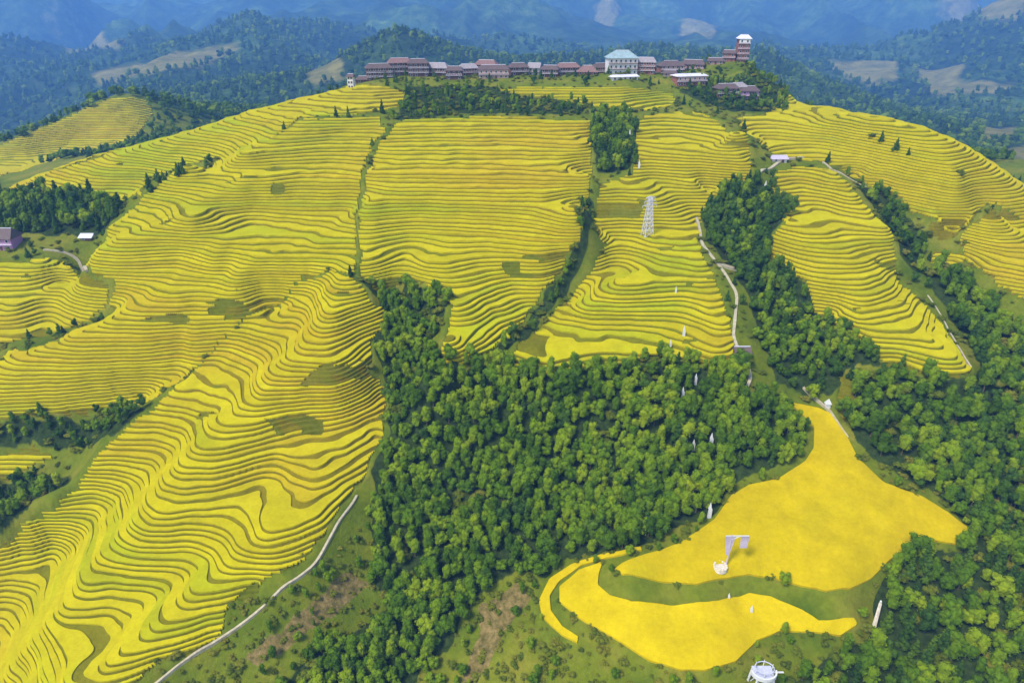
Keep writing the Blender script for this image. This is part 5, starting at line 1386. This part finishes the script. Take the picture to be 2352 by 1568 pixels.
# ------------------------------------------------------------------ mast with hanging sheets in the golden field
mx_, my_ = SPOTS['field_mast'][0]
mz_ = float(height(mx_, my_)[0])
ms_ = empty("mast", (mx_ + 1.0, my_, mz_))
tag(ms_, "pale mast with a cross arm and two hanging lilac sheets in the golden field", "mast")
link("pole", bm_mesh("pole", lambda bm: bar(bm, (0, 0, -0.4), (0, 0, 12.0), 0.24, 0.14, 10)), ms_, [M['lilac']])
link("cross_arm", bm_mesh("cross_arm", lambda bm: [bx(bm, (1.6, 0, 11.6), (6.6, 0.22, 0.22)), bar(bm, (0, 0, 10.2), (2.6, 0, 11.5), 0.1, n=5)]), ms_, [M['paint']])
def sheet(bm, x0, w0, w1, z0, z1):
    n = 6
    ring = []
    for i in range(n + 1):
        t = i / n
        w = w0 + (w1 - w0) * t
        z = z0 + (z1 - z0) * t
        off = 0.12 * math.sin(t * 5)
        ring.append([bm.verts.new((x0 + s * w / 2 + off * 0.5, e * 0.09 + off, z)) for s, e in ((-1, -1), (1, -1), (1, 1), (-1, 1))])
    for a, b in zip(ring[:-1], ring[1:]):
        for i in range(4): bm.faces.new((a[i], a[(i + 1) % 4], b[(i + 1) % 4], b[i]))
    bm.faces.new(ring[0]); bm.faces.new(list(reversed(ring[-1])))
link("sheet", bm_mesh("sheet", lambda bm: sheet(bm, -0.3, 3.0, 1.0, 11.4, 4.6)), ms_, [M['lilac']])
link("sheet", bm_mesh("sheet", lambda bm: sheet(bm, 3.9, 2.4, 2.0, 11.4, 7.2)), ms_, [M['lilac']])
pad = empty("stone_pad", (mx_ - 0.9, my_ - 0.6, mz_))
tag(pad, "round pad of pale stones at the foot of the lilac mast", "stone pad")
link("slab", bm_mesh("slab", lambda bm: bar(bm, (0, 0, -0.5), (0, 0, 0.78), 2.1, 2.0, 20)), pad, [M['stone']])
STONE = bm_mesh("stone", lambda bm: bmesh.ops.create_icosphere(bm, subdivisions=1, radius=0.42))
STONE.materials.append(M['stone'])
for i in range(13):
    a = i / 13 * 2 * math.pi
    so = link("stone", STONE, pad)
    so.location = (math.cos(a) * 1.75, math.sin(a) * 1.75, 0.92)
    so.scale = (random.uniform(.8, 1.3), random.uniform(.8, 1.2), random.uniform(.6, 1.0))
    so.rotation_euler = (0, 0, a)

# ------------------------------------------------------------------ white look-out tower at the near edge
tx, ty = SPOTS['tower'][0]
tz = float(height(tx, ty)[0])
tw = empty("lookout_tower", (tx, ty, tz - 0.3))
tag(tw, "white steel look-out tower with a curved rail below the lower golden field", "tower")
TH = 8.0
for sx in (-1, 1):
    for sy in (-1, 1):
        link("leg", bm_mesh("leg", lambda bm: bar(bm, (sx * 2.6, sy * 2.2, 0), (sx * 2.1, sy * 1.8, TH), 0.34, 0.26, 8)), tw, [M['paint']])
link("deck", bm_mesh("deck", lambda bm: bx(bm, (0, 0, TH), (5.0, 3.8, 0.3))), tw, [M['steel']])
def curved(bm, r0, r1, z0, z1, a0, a1, ky):
    n = 16
    ring = []
    for i in range(n + 1):
        a = a0 + (a1 - a0) * i / n
        c, s = math.cos(a), math.sin(a) * ky
        ring.append([bm.verts.new((c * r, s * r, z)) for r, z in ((r0, z0), (r1, z0), (r1, z1), (r0, z1))])
    for a, b in zip(ring[:-1], ring[1:]):
        for i in range(4): bm.faces.new((a[i], b[i], b[(i + 1) % 4], a[(i + 1) % 4]))
    bm.faces.new(list(reversed(ring[0]))); bm.faces.new(ring[-1])
link("parapet", bm_mesh("parapet", lambda bm: curved(bm, 2.9, 3.3, TH - 0.2, TH + 1.0, math.pi, 2 * math.pi, 0.85)), tw, [M['paint']])
link("rail", bm_mesh("rail", lambda bm: curved(bm, 2.3, 2.5, TH + 1.7, TH + 1.9, 0, 2 * math.pi, 0.8)), tw, [M['steel']])
for i in range(6):
    a = i / 6 * 2 * math.pi + 0.3
    link("post", bm_mesh("post", lambda bm: bar(bm, (math.cos(a) * 2.4, math.sin(a) * 1.92, TH), (math.cos(a) * 2.4, math.sin(a) * 1.92, TH + 2.4), 0.12, 0.09, 6)), tw, [M['paint']])
link("beam", bm_mesh("beam", lambda bm: bx(bm, (3.6, -0.6, TH + 0.9), (2.4, 0.3, 0.3))), tw, [M['paint']])
for sy in (-1, 1):
    link("brace", bm_mesh("brace", lambda bm: [bar(bm, (-2.5, sy * 2.1, 1), (2.2, sy * 1.9, TH - 0.6), 0.12, n=5), bar(bm, (2.5, sy * 2.1, 1), (-2.2, sy * 1.9, TH - 0.6), 0.12, n=5)]), tw, [M['steel']])

# ------------------------------------------------------------------ white pointed marker posts
MARK = ["white pointed marker post at the wood's edge beside the golden field", "shorter white marker post in the middle of the valley wood", "taller white marker post in the middle of the valley wood",
        "white marker post at the upper edge of the valley wood", "thin white marker post at the upper edge of the valley wood", "small white marker on the bank between the two golden fields",
        "white marker post standing in the lower golden field", "white post by the hedge above the centre knoll", "white post in the small grove right of the middle slope",
        "white post at the top of the dark ravine grove", "white marker on the lower front terraces of the centre knoll", "pale marker on the middle terraces of the centre knoll", "small pale marker on the lowest front terraces of the centre knoll"]
MH = [5.0, 3.6, 4.6, 3.4, 4.2, 2.4, 3.0, 4.0, 5.0, 5.0, 4.0, 2.6, 2.8]
for (x, y), h, lb in zip(SPOTS['marker'], MH, MARK):
    z = float(height(x, y)[0])
    up = 1.2 if "wood" in lb or "grove" in lb else 0.4
    o = empty("marker_post", (x, y, z - 0.2))
    tag(o, lb, "marker post", "white marker posts")
    w = 0.24 * h if h < 5 else 1.1
    link("body", bm_mesh("body", lambda bm: bx(bm, (0, 0, (h * 0.5 + up) / 2), (w, w * 0.7, h * 0.5 + up), None, 0.9)), o, [M['paint']])
    link("spire", bm_mesh("spire", lambda bm: bx(bm, (-w * 0.15, 0, h * 0.5 + up + h * 0.25 - 0.02), (w * 0.88, w * 0.6, h * 0.5), None, 0.05)), o, [M['paint']])

# pale pole leaning on the bank
lx, ly = SPOTS['log'][0]
lz = float(height(lx, ly)[0])
o = empty("leaning_pole", (lx, ly, lz))
tag(o, "pale squared pole leaning on the bank right of the lower golden field", "pole")
link("shaft", bm_mesh("shaft", lambda bm: bar(bm, (-0.3, -1.0, 0.6), (2.6, 3.4, 5.0), 0.55, 0.38, 4)), o, [M['stone']])
link("cap", bm_mesh("cap", lambda bm: bar(bm, (2.65, 3.5, 5.1), (2.85, 3.8, 5.5), 0.3, 0.2, 8)), o, [M['paint']])

# ------------------------------------------------------------------ haze
hz_lo, hz_hi = float(LH.min()) - 3.0, float(max(LH.max(), CAM_Z)) + 20.0
HZ_MID, HZ_H = (hz_lo + hz_hi) / 2, hz_hi - hz_lo
print('haze', hz_lo, hz_hi)
def hz_box(bm): bx(bm, (0, 4350, HZ_MID), (23000, 8900, HZ_H))
hz = link("haze", bm_mesh("haze", hz_box))
tag(hz, "thin blue haze filling the valley air", "haze", None, 'stuff')
hm = bpy.data.materials.new("valley_haze")
hm.use_nodes = True
hm.node_tree.nodes.clear()
ho_ = hm.node_tree.nodes.new("ShaderNodeOutputMaterial")
pv = hm.node_tree.nodes.new("ShaderNodeVolumePrincipled")
pv.inputs["Color"].default_value = (0.20, 0.47, 1.0, 1)
pv.inputs["Density"].default_value = 0.00017
pv.inputs["Anisotropy"].default_value = 0.0
hm.node_tree.links.new(pv.outputs[0], ho_.inputs["Volume"])
hz.data.materials.append(hm)
